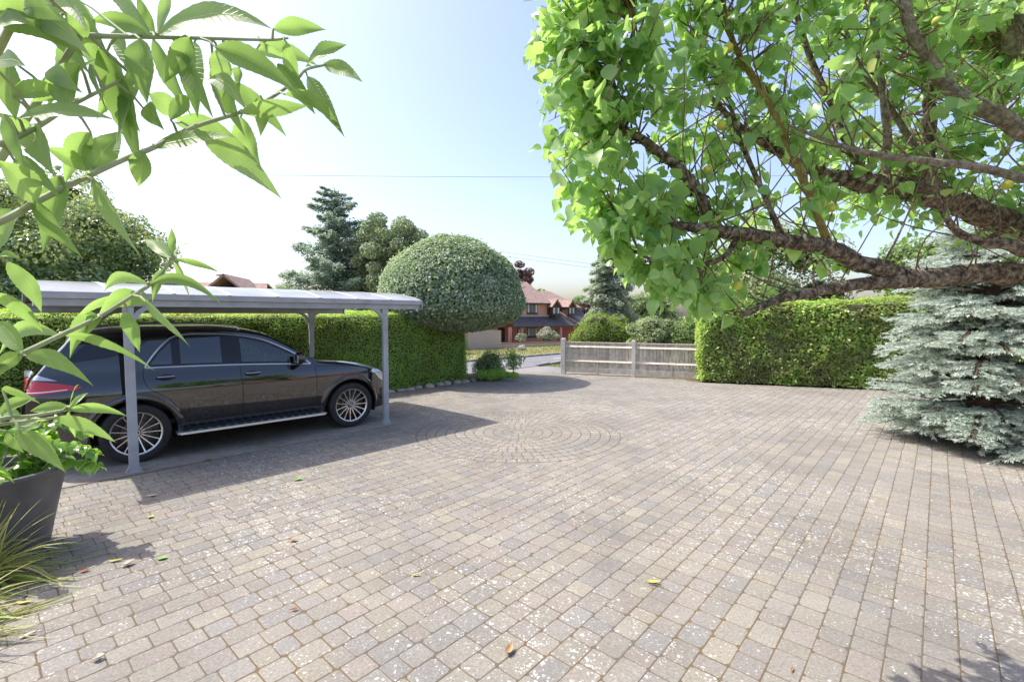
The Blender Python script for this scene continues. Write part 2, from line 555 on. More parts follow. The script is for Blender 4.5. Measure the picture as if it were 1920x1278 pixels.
drive = empty('driveway')
tag(drive, kind='structure')
BEDP = [(-14, -6), (16, -6), (16, 9), (13.0, 12.5), (9.6, 14.0), (6.0, 15.6), (1.75, 16.6), (0.2, 17.3), (-1.2, 16.4), (-3.0, 14.5), (-14, 6)]
def in_poly(p, poly):
    c = False; x, y = p; j = len(poly) - 1
    for i in range(len(poly)):
        xi, yi = poly[i]; xj, yj = poly[j]
        if (yi > y) != (yj > y) and x < (xj - xi) * (y - yi) / (yj - yi) + xi: c = not c
        j = i
    return c
bed = MB()
for gx in np.arange(-14, 16, 0.5):
    for gy in np.arange(-6, 17.5, 0.5):
        if in_poly((gx + .25, gy + .25), BEDP):
            bed.add([(x, y, ground_z(x, y) - 0.0008) for x, y in ((gx, gy), (gx + .5, gy), (gx + .5, gy + .5), (gx, gy + .5))], [(0, 1, 2, 3)])
bo = bed.build('joint_bed', JOINT, drive)

PANG = R(48.4)
PP = np.array([math.cos(PANG), math.sin(PANG)]); PQ = np.array([-math.sin(PANG), math.cos(PANG)])
FC = np.array([0.10, 7.87]); FR = 1.66          # the fan circle
TINTS = [(0.282, 0.264, 0.229), (0.290, 0.270, 0.233), (0.300, 0.281, 0.235), (0.272, 0.258, 0.231), (0.292, 0.263, 0.230), (0.286, 0.268, 0.233), (0.277, 0.258, 0.229), (0.303, 0.282, 0.230), (0.262, 0.252, 0.232)]

def clip(poly, px, py, nx_, ny_):
    """keep the side of the polygon that the normal points to"""
    out = []
    for i in range(len(poly)):
        a, b = poly[i], poly[(i + 1) % len(poly)]
        da = (a[0] - px) * nx_ + (a[1] - py) * ny_; db = (b[0] - px) * nx_ + (b[1] - py) * ny_
        if da >= 0: out.append(a)
        if da * db < 0:
            t = da / (da - db); out.append((a[0] + (b[0] - a[0]) * t, a[1] + (b[1] - a[1]) * t))
    return out

def area(p):
    return abs(sum(p[i][0] * p[(i + 1) % len(p)][1] - p[(i + 1) % len(p)][0] * p[i][1] for i in range(len(p)))) / 2

polys = []
def in_view(x, y):
    return y > 0.5 and abs(x) < 1.30 * y + 1.6
def place(poly):
    cx = sum(p[0] for p in poly) / len(poly); cy = sum(p[1] for p in poly) / len(poly)
    if not in_view(cx, cy): return
    if SD[0] * cx + SD[1] * cy > 16.6: return
    # right boundary: fence, then the laurel hedge, then open to the side
    if cx > 1.5 and (cx - 1.743) * 0.37 + (cy - 16.18) * 0.929 > 0 and cx < 5.6: return
    if 5.3 < cx < 9.8 and (cx - 5.44) * 0.325 + (cy - 13.95) * 0.946 > 0: return
    if cx >= 9.8 and cy > 11.5: return
    d = np.array([cx, cy]) - CO
    t, b = d @ CU, d @ CB
    if b > 2.9 + 0.02 * (t - 4) and (t < 9.2 or cx < -0.7): return
    # edge of the concrete base under the carport
    if -2.6 < t < 3.75 and b > -0.25:
        if b > -0.08: return
        e = cp(0, -0.125); poly = clip(poly, e[0], e[1], -CB[0], -CB[1])
    elif 3.70 <= t < 4.0 and b > -0.12:
        e = cp(3.86, 0); poly = clip(poly, e[0], e[1], CU[0], CU[1])
    if len(poly) < 3 or area(poly) < 0.0012: return
    polys.append(poly)

for k in range(-70, 110):
    q0 = k * 0.160
    p_ = -12 + random.random() * 0.3
    while p_ < 24:
        L = random.choice((0.125, 0.16, 0.16, 0.205, 0.24))
        a = 0.0021
        c = [(p_ + a, q0 + a), (p_ + L - a, q0 + a), (p_ + L - a, q0 + 0.160 - a), (p_ + a, q0 + 0.160 - a)]
        p_ += L
        poly = []
        for (s, t) in c:
            s += random.uniform(-.0025, .0025); t += random.uniform(-.0022, .0022)
            w = PP * s + PQ * t
            poly.append((float(w[0]), float(w[1])))
        m_ = np.mean(poly, axis=0)
        if not in_view(*m_): continue
        dv = m_ - FC; dd = math.hypot(*dv)
        if dd < FR + 0.2:
            if dd < FR - 0.10: continue
            nn = dv / dd
            e = FC + nn * (FR + 0.006)
            poly = clip(poly, e[0], e[1], nn[0], nn[1])
            if len(poly) < 3: continue
        place(poly)
ring_r = [0.0, 0.105] + [0.105 + 0.1555 * i for i in range(1, 11)]
for i in range(1, len(ring_r) - 1):
    r0, r1 = ring_r[i] + 0.005, ring_r[i + 1] - 0.005
    n = max(6, int(round(2 * math.pi * (r0 + r1) / 2 / (0.10 + 0.045 * i / 10))))
    off = random.random()
    for k in range(n):
        a0 = 2 * math.pi * (k + off) / n; a1 = 2 * math.pi * (k + 1 + off) / n
        g0 = 0.0045 / r0; g1 = 0.0045 / r1
        pl = [(r0, a0 + g0), (r1, a0 + g1), (r1, (a0 + a1) / 2), (r1, a1 - g1), (r0, a1 - g0)]
        place([(FC[0] + r * math.cos(a), FC[1] + r * math.sin(a)) for r, a in pl])
place([(FC[0] + 0.10 * math.cos(a), FC[1] + 0.10 * math.sin(a)) for a in np.linspace(0, 2 * math.pi, 9)[:-1]])

def paver_geo(poly):
    """tumbled block: worn corners, rounded arris, slightly off level"""
    n = len(poly)
    cx = sum(p[0] for p in poly) / n; cy = sum(p[1] for p in poly) / n
    A = area(poly); sc_ = math.sqrt(A)
    ch = random.choice((random.uniform(0.006, 0.012), random.uniform(0.012, 0.022)))
    o8 = []
    for i in range(n):
        a, b, c = poly[i - 1], poly[i], poly[(i + 1) % n]
        for q in (a, c):
            d = math.hypot(q[0] - b[0], q[1] - b[1]) or 1e-6
            t = min(0.35, ch / d)
            o8.append((b[0] + (q[0] - b[0]) * t, b[1] + (q[1] - b[1]) * t))
    f1 = 1 - 0.004 / sc_; f2 = 1 - 0.012 / sc_
    h = random.uniform(0.0007, 0.0017)
    tx, ty = random.uniform(-.006, .006), random.uniform(-.006, .006)
    vs = []
    for f, z in ((1.0, -0.0042), (f1, -0.0010), (f2, 0.0)):
        for (x, y) in o8:
            xx = cx + (x - cx) * f; yy = cy + (y - cy) * f
            vs.append((xx, yy, z + ground_z(cx, cy) + h + (xx - cx) * tx + (yy - cy) * ty))
    m_ = len(o8)
    fs = []
    for r_ in range(2):
        for i in range(m_):
            j = (i + 1) % m_
            fs.append((r_ * m_ + i, r_ * m_ + j, (r_ + 1) * m_ + j, (r_ + 1) * m_ + i))
    fs.append(tuple(2 * m_ + i for i in range(m_)))
    return vs, fs

def orient(poly):
    s = sum(poly[i][0] * poly[(i + 1) % len(poly)][1] - poly[(i + 1) % len(poly)][0] * poly[i][1] for i in range(len(poly)))
    return poly if s > 0 else poly[::-1]

def tint():
    c = random.choice(TINTS); f = random.uniform(0.77, 0.91)
    return (c[0] * f, c[1] * f, c[2] * f, 1.0)

def tinted(me, cols):
    ca = me.color_attributes.new('tint', 'FLOAT_COLOR', 'POINT')
    ca.data.foreach_set('color', np.asarray(cols, dtype=np.float32).ravel())

def seen_size(p):
    x = sum(q[0] for q in p) / len(p); y = sum(q[1] for q in p) / len(p)
    if y < 2.50 or abs(x) > 1.05 * y: return 0
    return area(p) / (y ** 3)
polys.sort(key=seen_size, reverse=True)
allv = []; allf = []; allc = []
for i, pl in enumerate(polys):
    pl = orient(pl)
    vs, fs = paver_geo(pl)
    tc = tint()
    if i < 300:
        cx = sum(q[0] for q in pl) / len(pl); cy = sum(q[1] for q in pl) / len(pl)
        me = bpy.data.meshes.new('paver')
        me.from_pydata([(v[0] - cx, v[1] - cy, v[2]) for v in vs], [], fs)
        tinted(me, [tc] * len(vs)); me.update()
        o = link('paver', me, PAVER, drive); o.location = (cx, cy, 0)
    else:
        b_ = len(allv)
        allv += vs; allf += [tuple(b_ + k for k in f) for f in fs]; allc += [tc] * len(vs)
me = bpy.data.meshes.new('pavers')
me.from_pydata(allv, [], allf); tinted(me, allc); me.update()
po = link('paver_field', me, PAVER, drive); po['kind'] = 'stuff'

# ---- concrete base under the carport
mb = MB()
c4 = [cp(-2.6, -0.115), cp(3.85, -0.115), cp(3.85, 2.95), cp(-2.6, 2.95)]
mb.prism(c4, -0.03, 0.008)
tag(mb.build('carport_base', CONC), kind='structure')
# ================================================================ carport
ALU = simple('grey_powder_coat', (0.36, 0.385, 0.42), 0.38, spec=0.5, var=0.16, scale=5)
ALU_PALE = simple('pale_aluminium', (0.42, 0.43, 0.44), 0.35, metal=0.3, var=0.08, scale=4)
RIBM = simple('cream_roof_strip', (0.62, 0.60, 0.52), 0.5, var=0.1, scale=5)
STEEL = simple('galvanised_bolt', (0.35, 0.36, 0.38), 0.35, metal=0.9)
def m_poly():
    m, nt, out = new_mat('smoked_polycarbonate')
    p = N(nt, 'ShaderNodeBsdfPrincipled')
    tc = N(nt, 'ShaderNodeTexCoord')
    nz = N(nt, 'ShaderNodeTexNoise'); nz.inputs['Scale'].default_value = 2.5; nz.inputs['Detail'].default_value = 7
    nt.links.new(tc.outputs['Object'], nz.inputs['Vector'])
    r = ramp(nt, [(0.35, (0.36, 0.37, 0.375)), (0.7, (0.52, 0.525, 0.52))], nz.outputs[0])
    nt.links.new(r.outputs[0], p.inputs['Base Color'])
    p.inputs['Roughness'].default_value = 0.22
    p.inputs['Specular IOR Level'].default_value = 0.6
    t = N(nt, 'ShaderNodeBsdfTranslucent'); t.inputs['Color'].default_value = (0.20, 0.19, 0.18, 1)
    mix = N(nt, 'ShaderNodeMixShader'); mix.inputs[0].default_value = 0.22
    nt.links.new(p.outputs[0], mix.inputs[1]); nt.links.new(t.outputs[0], mix.inputs[2])
    nt.links.new(mix.outputs[0], out.inputs[0])
    return m
POLYC = m_poly()

car_port = empty('carport', (CO[0], CO[1], 0.008), CANG)
tag(car_port, 'grey aluminium carport with arched smoked roof panels over the black car', 'carport')
FALL = -0.075 / 3.0
YN, YF = -0.06, 2.98
X0, X1 = -0.80, 4.30
def arch(y):
    t = (y - YN) / (YF - YN)
    return 2.185 + 0.215 * math.sin(math.pi * min(1, max(0, t))) ** 0.85 + FALL * y
for (px_, py_) in ((0, 0), (3.56, 0), (0, 2.9), (3.56, 2.9)):
    s = 1 if py_ == 0 else -1
    top = 2.03 + FALL * py_
    mb = MB(); mb.box((px_, py_, top / 2), (0.098, 0.055, top), None, 0.006)
    po = mb.build('post', ALU, car_port)
    mb = MB(); mb.box((px_, py_, 0.006), (0.17, 0.12, 0.010), None, 0.002)
    for sx in (-1, 1):
        mb.prism([(0, 0), (0.032, 0), (0, 0.07)], -0.028, 0.028,
                 Matrix.Translation((px_ + sx * 0.049, py_, 0.011)) @ Matrix(((sx, 0, 0, 0), (0, 0, 1, 0), (0, 1, 0, 0), (0, 0, 0, 1))))
    mb.build('foot_plate', ALU, po)
    mb = MB()
    for bx_ in (-0.07, 0.07):
        for by_ in (-0.045, 0.045):
            mb.lathe([(0.010, 0), (0.010, 0.014), (0.004, 0.018)], 6, Matrix.Translation((px_ + bx_, py_ + by_, 0.011)))
    mb.build('foot_bolt', STEEL, po)
    # curved knee bracket towards the middle of the bay, with its triangular eye left open
    dx = 1 if px_ < 1 else -1
    for (dirx, rr) in ((dx, 0.30), (-dx, 0.17)):
        if dirx == -dx and py_ == 0: continue
        mb = MB()
        outer = []; inner = []
        for k in range(9):
            a = math.pi / 2 * k / 8
            outer.append((px_ + dirx * (0.045 + rr * (1 - math.cos(a))), top - rr * (1 - math.sin(a)) - 0.0))
        for (x, z) in outer:
            inner.append((x, z))
        off = 0.055
        poly = []
        for k in range(9):
            a = math.pi / 2 * k / 8
            poly.append((px_ + dirx * (0.047 + rr * (1 - math.cos(a))), top + 0.005 - rr * (1 - math.sin(a))))
        poly2 = []
        for k in range(8, -1, -1):
            a = math.pi / 2 * k / 8
            r2 = rr + off
            poly2.append((px_ + dirx * max(0.03, 0.047 + rr - r2 * math.cos(a)), min(top + 0.012, top + 0.005 - rr + r2 * math.sin(a))))
        # strip of quads between the two curves
        n = 9
        vs = []
        for yy in (-0.022, 0.022):
            vs += [(x, py_ + yy, z) for x, z in poly] + [(x, py_ + yy, z) for x, z in poly2[::-1]]
        fs = []
        for k in range(n - 1):
            fs.append((k, k + 1, n + k + 1, n + k)); fs.append((2 * n + k, 3 * n + k, 3 * n + k + 1, 2 * n + k + 1))
            fs.append((k, 2 * n + k, 2 * n + k + 1, k + 1)); fs.append((n + k, n + k + 1, 3 * n + k + 1, 3 * n + k))
        mb.add(vs, fs)
        mb.box((px_ + dirx * 0.052, py_, top - rr / 2 - 0.02), (0.012, 0.05, rr + 0.05))
        mb.build('knee_bracket', ALU, car_port)
    mb = MB()
    for z in (top - 0.10, top - 0.36):
        mb.lathe([(0.011, 0), (0.011, 0.008), (0.005, 0.012)], 8, Matrix.Translation((px_, py_ - s * 0.027, z)) @ Matrix.Rotation(s * math.pi / 2, 4, 'X'))
    mb.build('bracket_bolt', STEEL, car_port)
for (y, s) in ((0.0, -1), (2.9, 1)):
    z = 2.03 + FALL * y
    mb = MB(); mb.box(((X0 + X1) / 2, y, z + 0.043), (X1 - X0 - 0.02, 0.07, 0.082), None, 0.006)
    bm_ = mb.build('beam', ALU, car_port)
    mb = MB()
    mb.box(((X0 + X1) / 2, y + s * 0.030, z + 0.118), (X1 - X0, 0.10, 0.066), None, 0.006)
    mb.build('gutter', ALU, car_port)
    mb = MB(); mb.box(((X0 + X1) / 2, y + s * 0.078, z + 0.153), (X1 - X0 + 0.004, 0.012, 0.010), None, 0.002)
    mb.build('gutter_lip', ALU_PALE, car_port)
    for xe in (X0 - 0.008, X1 + 0.008):
        mb = MB(); mb.box((xe, y + s * 0.02, z + 0.078), (0.012, 0.135, 0.165), None, 0.003)
        mb.build('end_cap', ALU, car_port)
NP = 8
pw = (X1 - X0) / NP
def arch_strip(xa, xb, dz0, dz1, y0=YN, y1=YF, n=22):
    vs = []; fs = []
    for k in range(n + 1):
        y = y0 + (y1 - y0) * k / n
        for x in (xa, xb):
            for dz in (dz0, dz1):
                vs.append((x, y, arch(y) + dz))
    for k in range(n):
        a = 4 * k; b = a + 4
        fs += [(a, a + 2, b + 2, b), (a + 1, b + 1, b + 3, a + 3), (a, b, b + 1, a + 1), (a + 2, a + 3, b + 3, b + 2)]
    fs += [(0, 1, 3, 2), (4 * n, 4 * n + 2, 4 * n + 3, 4 * n + 1)]
    return MB().add(vs, fs)
for k in range(NP):
    arch_strip(X0 + k * pw + 0.012, X0 + (k + 1) * pw - 0.012, -0.004, 0.006).build('roof_panel', POLYC, car_port, True)
for k in range(NP + 1):
    x = X0 + k * pw
    arch_strip(x - 0.026, x + 0.026, 0.0065, 0.0095, YN + 0.02, YF - 0.02).build('roof_strip', RIBM if 0 < k < NP else ALU_PALE, car_port, True)
    arch_strip(x - 0.018, x + 0.018, -0.050, -0.006, YN + 0.06, YF - 0.06).build('roof_rib', ALU, car_port, True)
for y in (0.75, 1.46, 2.17):
    mb = MB(); mb.box(((X0 + X1) / 2, y, arch(y) - 0.075), (X1 - X0 - 0.05, 0.04, 0.04), None, 0.004)
    mb.build('purlin', ALU, car_port)

# ================================================================ car
PAINT = simple('black_metallic_paint', (0.003, 0.003, 0.005), 0.03, spec=0.7, coat=1.0)
PAINT.node_tree.nodes['Principled BSDF'].inputs['IOR'].default_value = 1.5
PAINT.node_tree.nodes['Principled BSDF'].inputs['Coat IOR'].default_value = 1.58
BLACKTRIM = simple('gloss_black_trim', (0.008, 0.008, 0.009), 0.12, spec=0.5)
RUBBER = simple('tyre_rubber', (0.022, 0.021, 0.022), 0.75, var=0.25, scale=20, bump=0.2, bscale=90)
LINER = simple('wheel_arch_liner', (0.010, 0.010, 0.010), 0.9)
CHROME = simple('bright_chrome', (0.85, 0.86, 0.88), 0.30, metal=1.0)
SILVER = simple('machined_alloy', (0.72, 0.71, 0.69), 0.25, metal=0.85)
DARKALLOY = simple('black_alloy', (0.010, 0.010, 0.012), 0.25)
SEAM = simple('panel_gap', (0.002, 0.002, 0.002), 0.9)
CABIN = simple('dark_leather', (0.020, 0.019, 0.019), 0.55, var=0.2, scale=12)
REDLENS = simple('red_lamp_lens', (0.55, 0.012, 0.018), 0.08, coat=1.0)
CLEARLENS = simple('clear_lamp_lens', (0.55, 0.57, 0.60), 0.06, metal=0.5, coat=1.0)
STEP = simple('brushed_step', (0.55, 0.56, 0.58), 0.35, metal=0.8)
def m_glass(name, tint_, fac=0.0):
    m, nt, out = new_mat(name)
    t = N(nt, 'ShaderNodeBsdfTransparent'); t.inputs[0].default_value = (*tint_, 1)
    g = N(nt, 'ShaderNodeBsdfGlossy'); g.inputs['Roughness'].default_value = 0.01; g.inputs['Color'].default_value = (0.95, 0.97, 1, 1)
    fr = N(nt, 'ShaderNodeFresnel'); fr.inputs[0].default_value = 1.6
    ad = N(nt, 'ShaderNodeMath', operation='ADD'); ad.inputs[1].default_value = fac
    nt.links.new(fr.outputs[0], ad.inputs[0])
    mix = N(nt, 'ShaderNodeMixShader')
    nt.links.new(ad.outputs[0], mix.inputs[0]); nt.links.new(t.outputs[0], mix.inputs[1]); nt.links.new(g.outputs[0], mix.inputs[2])
    nt.links.new(mix.outputs[0], out.inputs[0])
    return m
GLASS = m_glass('clear_car_glass', (0.62, 0.68, 0.66), 0.05)
PRIVACY = m_glass('privacy_glass', (0.05, 0.05, 0.055), 0.06)

CARANG = R(43.3)
car = empty('parked_car', (-5.537, 6.867, 0.008), CARANG)
tag(car, 'shiny black sport utility car parked under the grey carport', 'car')
WB = 2.93; WR = 0.385
fT = pchip([-1.06, -1.05, -1.02, -.98, -.93, -.80, -.66, -.58, -.50, -.2, .3, .9, 1.3, 1.6, 1.95, 2.3, 2.42, 2.6, 2.95, 3.3, 3.5, 3.62, 3.70, 3.74],
           [.70, .86, 1.02, 1.16, 1.24, 1.42, 1.60, 1.70, 1.722, 1.755, 1.777, 1.777, 1.745, 1.68, 1.50, 1.28, 1.215, 1.185, 1.15, 1.085, 1.03, .955, .84, .70])
fW = pchip([-1.06, -1.0, -.85, -.5, 0, 1.5, 2.5, 3.0, 3.3, 3.5, 3.65, 3.74], [.70, .80, .89, .945, .965, .965, .96, .95, .925, .87, .78, .62])
fD = pchip([-1.06, -.5, 0, 1.5, 2.0, 2.4, 3, 3.74], [.12, .10, .085, .085, .09, .09, .11, .15])
fZ0 = pchip([-1.06, -.9, -.6, -.3, .5, 2.4, 3.3, 3.6, 3.74], [.48, .36, .32, .30, .29, .29, .26, .27, .36])
fDel = pchip([.2, .35, .5, .66, .82, .92, 1.0, 1.1, 1.20, 1.3, 1.45, 1.6, 1.8], [-.105, -.065, -.036, -.018, -.003, 0, -.016, -.050, -.088, -.116, -.166, -.220, -.295])
NE = 2.5
def ysurf(x, z):
    T = float(fT(x)); Te = T - float(fD(x))
    ze = min(z, Te)
    y = float(fW(x)) * (1 + float(fDel(ze)))
    if z > Te:
        q = min(0.999, (z - Te) / (T - Te))
        y *= (1 - q ** NE) ** (1 / NE)
    return y
st = np.concatenate([np.linspace(-1.06, -.9, 16)[:-1], np.linspace(-.9, 3.45, 174)[:-1], np.linspace(3.45, 3.74, 22)])
NS, NA = 48, 16
grid = []
for x in st:
    T = float(fT(x)); Te = T - float(fD(x)); z0 = float(fZ0(x)); z0 = min(z0, Te - 0.1)
    row = [(x, float(fW(x)) * 0.80, z0 + 0.004), ]
    for k in range(NS):
        z = z0 + (Te - z0) * k / (NS - 1)
        row.append((x, float(fW(x)) * (1 + float(fDel(z))), z))
    ye = row[-1][1]
    for k in range(1, NA + 1):
        a = math.pi / 2 * k / NA
        row.append((x, ye * max(0, math.cos(a)) ** (2 / NE), Te + (T - Te) * math.sin(a) ** (2 / NE)))
    grid.append(row)
nr = len(grid[0])

DLO = [(0.12, 1.235), (0.6, 1.225), (1.2, 1.205), (1.8, 1.175), (2.26, 1.145), (2.02, 1.325), (1.66, 1.52), (1.38, 1.607), (1.08, 1.648), (.75, 1.662), (.56, 1.652), (.42, 1.607), (.27, 1.46), (.16, 1.31)]
QTR = [(-.64, 1.34), (-.25, 1.385), (-.02, 1.44), (.10, 1.52), (.20, 1.605), (-.1, 1.635), (-.40, 1.60), (-.52, 1.50)]
def xclip(poly, a, b):
    p = clip(poly, a, 0, 1, 0); return clip(p, b, 0, -1, 0)
PANES = [('window_glass', xclip(DLO, 0.0, 0.455), PRIVACY), ('window_glass', xclip(DLO, 0.485, 1.05), PRIVACY), ('window_glass', xclip(DLO, 1.235, 2.4), GLASS)]
def inside(p, poly):
    c = False; x, y = p; j = len(poly) - 1
    for i in range(len(poly)):
        xi, yi = poly[i]; xj, yj = poly[j]
        if (yi > y) != (yj > y) and x < (xj - xi) * (y - yi) / (yj - yi) + xi: c = not c
        j = i
    return c
def shrink(poly, d):
    out = []; n = len(poly)
    s = sum(poly[i][0] * poly[(i + 1) % n][1] - poly[(i + 1) % n][0] * poly[i][1] for i in range(n))
    sg = 1 if s > 0 else -1
    for i in range(n):
        a, b, c = Vector(poly[i - 1]), Vector(poly[i]), Vector(poly[(i + 1) % n])
        e1 = (b - a).normalized(); e2 = (c - b).normalized()
        n1 = Vector((-e1.y, e1.x)) * sg; n2 = Vector((-e2.y, e2.x)) * sg
        m_ = (n1 + n2); m_.normalize()
        k = d / max(0.45, m_.dot(n1))
        q = b + m_ * k
        out.append((q.x, q.y))
    return out
holes = [shrink(p, 0.022) for _, p, _ in PANES]
vs = []; fs = []
for side in (-1, 1):
    b0 = len(vs)
    arcs = ((0.0, WR), (WB, WR))
    AR = 0.452
    pts = []
    for row in grid:
        for (x, y, z) in row:
            pts.append([x, y * side, z])
    dead = [False] * len(pts)
    kept = []
    for i in range(len(grid) - 1):
        for j in range(nr - 1):
            q = (i * nr + j, (i + 1) * nr + j, (i + 1) * nr + j + 1, i * nr + j + 1)
            mx_ = sum(pts[k][0] for k in q) / 4; mz_ = sum(pts[k][2] for k in q) / 4; my_ = abs(sum(pts[k][1] for k in q) / 4)
            if j <= NS and any((mx_ - ax) ** 2 + (mz_ - az) ** 2 < AR ** 2 for ax, az in arcs): continue
            if j <= NS and any(inside((mx_, mz_), h) for h in holes): continue
            if j > NS and 1.66 < mx_ < 2.26 and my_ < 0.80 * grid[i][NS][1]: continue
            kept.append(q if side > 0 else q[::-1])
    used = set(k for q in kept for k in q)
    for k in used:
        x, y, z = pts[k]
        for ax, az in arcs:
            r_ = math.hypot(x - ax, z - az)
            if r_ < AR + 0.014 and (k % nr) <= NS:
                f = AR / max(1e-6, r_); pts[k][0] = ax + (x - ax) * f; pts[k][2] = az + (z - az) * f
    vs += pts
    fs += [tuple(b0 + k for k in q) for q in kept]
    # close nose and tail
for i, row_i in ((0, 0), (len(grid) - 1, len(grid) - 1)):
    loop = [row_i * nr + j for j in range(nr)] + [len(grid) * nr + row_i * nr + j for j in range(nr - 1, -1, -1)]
    fs.append(tuple(loop) if i else tuple(loop[::-1]))
bm = bmesh.new()
bv = [bm.verts.new(v) for v in vs]
for f in fs:
    try: bm.faces.new([bv[k] for k in f])
    except ValueError: pass
bmesh.ops.remove_doubles(bm, verts=bm.verts[:], dist=0.0004)
bmesh.ops.delete(bm, geom=[v for v in bm.verts if not v.link_faces], context='VERTS')
bmesh.ops.recalc_face_normals(bm, faces=bm.faces[:])
me = bpy.data.meshes.new('body'); bm.to_mesh(me); bm.free()
me.polygons.foreach_set('use_smooth', np.ones(len(me.polygons), dtype=bool)); me.update()
link('body', me, PAINT, car)

from mathutils.geometry import delaunay_2d_cdt
def densify(poly, step):
    out = []
    for i in range(len(poly)):
        a = Vector(poly[i]); b = Vector(poly[(i + 1) % len(poly)])
        n = max(1, int((b - a).length / step))
        for k in range(n): out.append(a.lerp(b, k / n))
    return out
def side_patch(name, poly, mat, parent, off=0.004, sides=(-1, 1), step=0.04, thick=0.0):
    """piece of trim or glass that follows the curve of the body side"""
    o = densify(poly, step); n = len(o)
    x0 = min(p.x for p in o); x1 = max(p.x for p in o); z0 = min(p.y for p in o); z1 = max(p.y for p in o)
    pts = list(o)
    inner = shrink([tuple(p) for p in poly], step * 0.4)
    x = x0 + step / 2
    while x < x1:
        z = z0 + step / 2
        while z < z1:
            if inside((x, z), inner): pts.append(Vector((x, z)))
            z += step
        x += step
    v, e, f, *_ = delaunay_2d_cdt(pts, [], [list(range(n))], 1, 1e-5)
    res = []
    for s in sides:
        mb = MB()
        mb.add([(p.x, s * (ysurf(p.x, p.y) + off), p.y) for p in v], [tuple(q) if s < 0 else tuple(q[::-1]) for q in f])
        me = mb.mesh(name, True)
        bm = bmesh.new(); bm.from_mesh(me)
        for fc in bm.faces:
            if fc.normal.y * s < 0: fc.normal_flip()
        bm.to_mesh(me); bm.free()
        res.append(link(name, me, mat, parent))
    return res
def side_line(name, path, r, mat, parent, off=0.002, sides=(-1, 1), closed=False, n=6, flat=1.0):
    pts = smooth_path(path, 6)
    if closed: pts.append(pts[0])
    for s in sides:
        mb = MB(); mb.tube([(p[0], s * (ysurf(p[0], p[1]) + off), p[1]) for p in pts], r, n)
        mb.build(name, mat, parent, True)
def ring_patch(name, poly, d, mat, parent, off):
    inner = shrink(poly, d)
    A = densify(poly, 0.03)
    for s in (-1, 1):
        vs = []; fs = []
        n = 0
        for i in range(len(poly)):
            a, b = Vector(poly[i]), Vector(poly[(i + 1) % len(poly)]); c, e = Vector(inner[i]), Vector(inner[(i + 1) % len(poly)])
            m_ = max(1, int((b - a).length / 0.05))
            for k in range(m_):
                t = k / m_
                for p in (a.lerp(b, t), c.lerp(e, t)):
                    vs.append((p.x, s * (ysurf(p.x, p.y) + off), p.y))
                n += 1
        fs = [(2 * i, 2 * ((i + 1) % n), 2 * ((i + 1) % n) + 1, 2 * i + 1) for i in range(n)]
        MB().add(vs, fs).build(name, mat, parent, True)

for nm, poly, mt in PANES:
    side_patch(nm, poly, mt, car, 0.004)
    ring_patch('window_seal', poly, 0.034, BLACKTRIM, car, 0.007)
side_patch('window_glass', QTR, simple('dark_quarter_glass', (0.006, 0.006, 0.007), 0.03, spec=0.7), car, 0.004)
side_patch('pillar_trim', [(1.045, 1.212), (1.24, 1.202), (1.24, 1.634), (1.045, 1.652)], BLACKTRIM, car, 0.008)
side_patch('pillar_trim', [(0.45, 1.228), (0.49, 1.228), (0.49, 1.632), (0.45, 1.618)], BLACKTRIM, car, 0.008)
bot = [DLO[0], DLO[1], DLO[2], DLO[3], DLO[4]]
side_line('window_chrome', [(x, z - 0.008) for x, z in bot], 0.014, CHROME, car, 0.006)
side_line('window_chrome', [DLO[4]] + DLO[5:] + [DLO[0]], 0.0135, CHROME, car, 0.006)
# windscreen and rear screen
def screen(name, xa, xb, frac, mat):
    vs = []; fs = []; nx_, ny_ = 14, 16
    for i in range(nx_ + 1):
        x = xa + (xb - xa) * i / nx_
        T = float(fT(x)); Te = T - float(fD(x)); ye = ysurf(x, Te)
        for j in range(ny_ + 1):
            y = ye * frac * (2 * j / ny_ - 1)
            vs.append((x, y, Te + (T - Te) * (1 - (abs(y) / ye) ** NE) ** (1 / NE) + 0.006))
    for i in range(nx_):
        for j in range(ny_):
            a = i * (ny_ + 1) + j
            fs.append((a, a + 1, a + ny_ + 2, a + ny_ + 1))
    MB().add(vs, fs).build(name, mat, car, True)
screen('windscreen', 1.60, 2.33, 0.90, GLASS)
screen('rear_screen', -0.92, -0.64, 0.86, simple('rear_screen_glass', (0.008, 0.008, 0.01), 0.03, spec=0.6))
# panel gaps
side_line('panel_gap', [(2.33, 1.10), (2.335, 0.9), (2.34, 0.6), (2.36, 0.42)], 0.0035, SEAM, car, 0.0)
side_line('panel_gap', [(1.235, 1.19), (1.25, 0.95), (1.255, 0.7), (1.25, 0.42)], 0.0035, SEAM, car, 0.0)
side_line('panel_gap', [(0.10, 1.22), (0.10, 1.08), (0.16, 0.95), (0.36, 0.80), (0.47, 0.62), (0.52, 0.43)], 0.0035, SEAM, car, 0.0)
side_line('panel_gap', [(0.52, 0.42), (1.2, 0.42), (2.36, 0.42)], 0.0035, SEAM, car, 0.0)
side_line('panel_gap', [(3.30, 1.01), (2.95, 1.055), (2.55, 1.085), (2.36, 1.10)], 0.003, SEAM, car, 0.0)
side_line('panel_gap', [(-0.98, 1.16), (-0.92, 1.26), (-0.72, 1.50)], 0.003, SEAM, car, 0.0)
side_line('panel_gap', [(-0.90, 0.95), (-0.55, 0.86), (-0.44, 0.72)], 0.003, SEAM, car, 0.0)
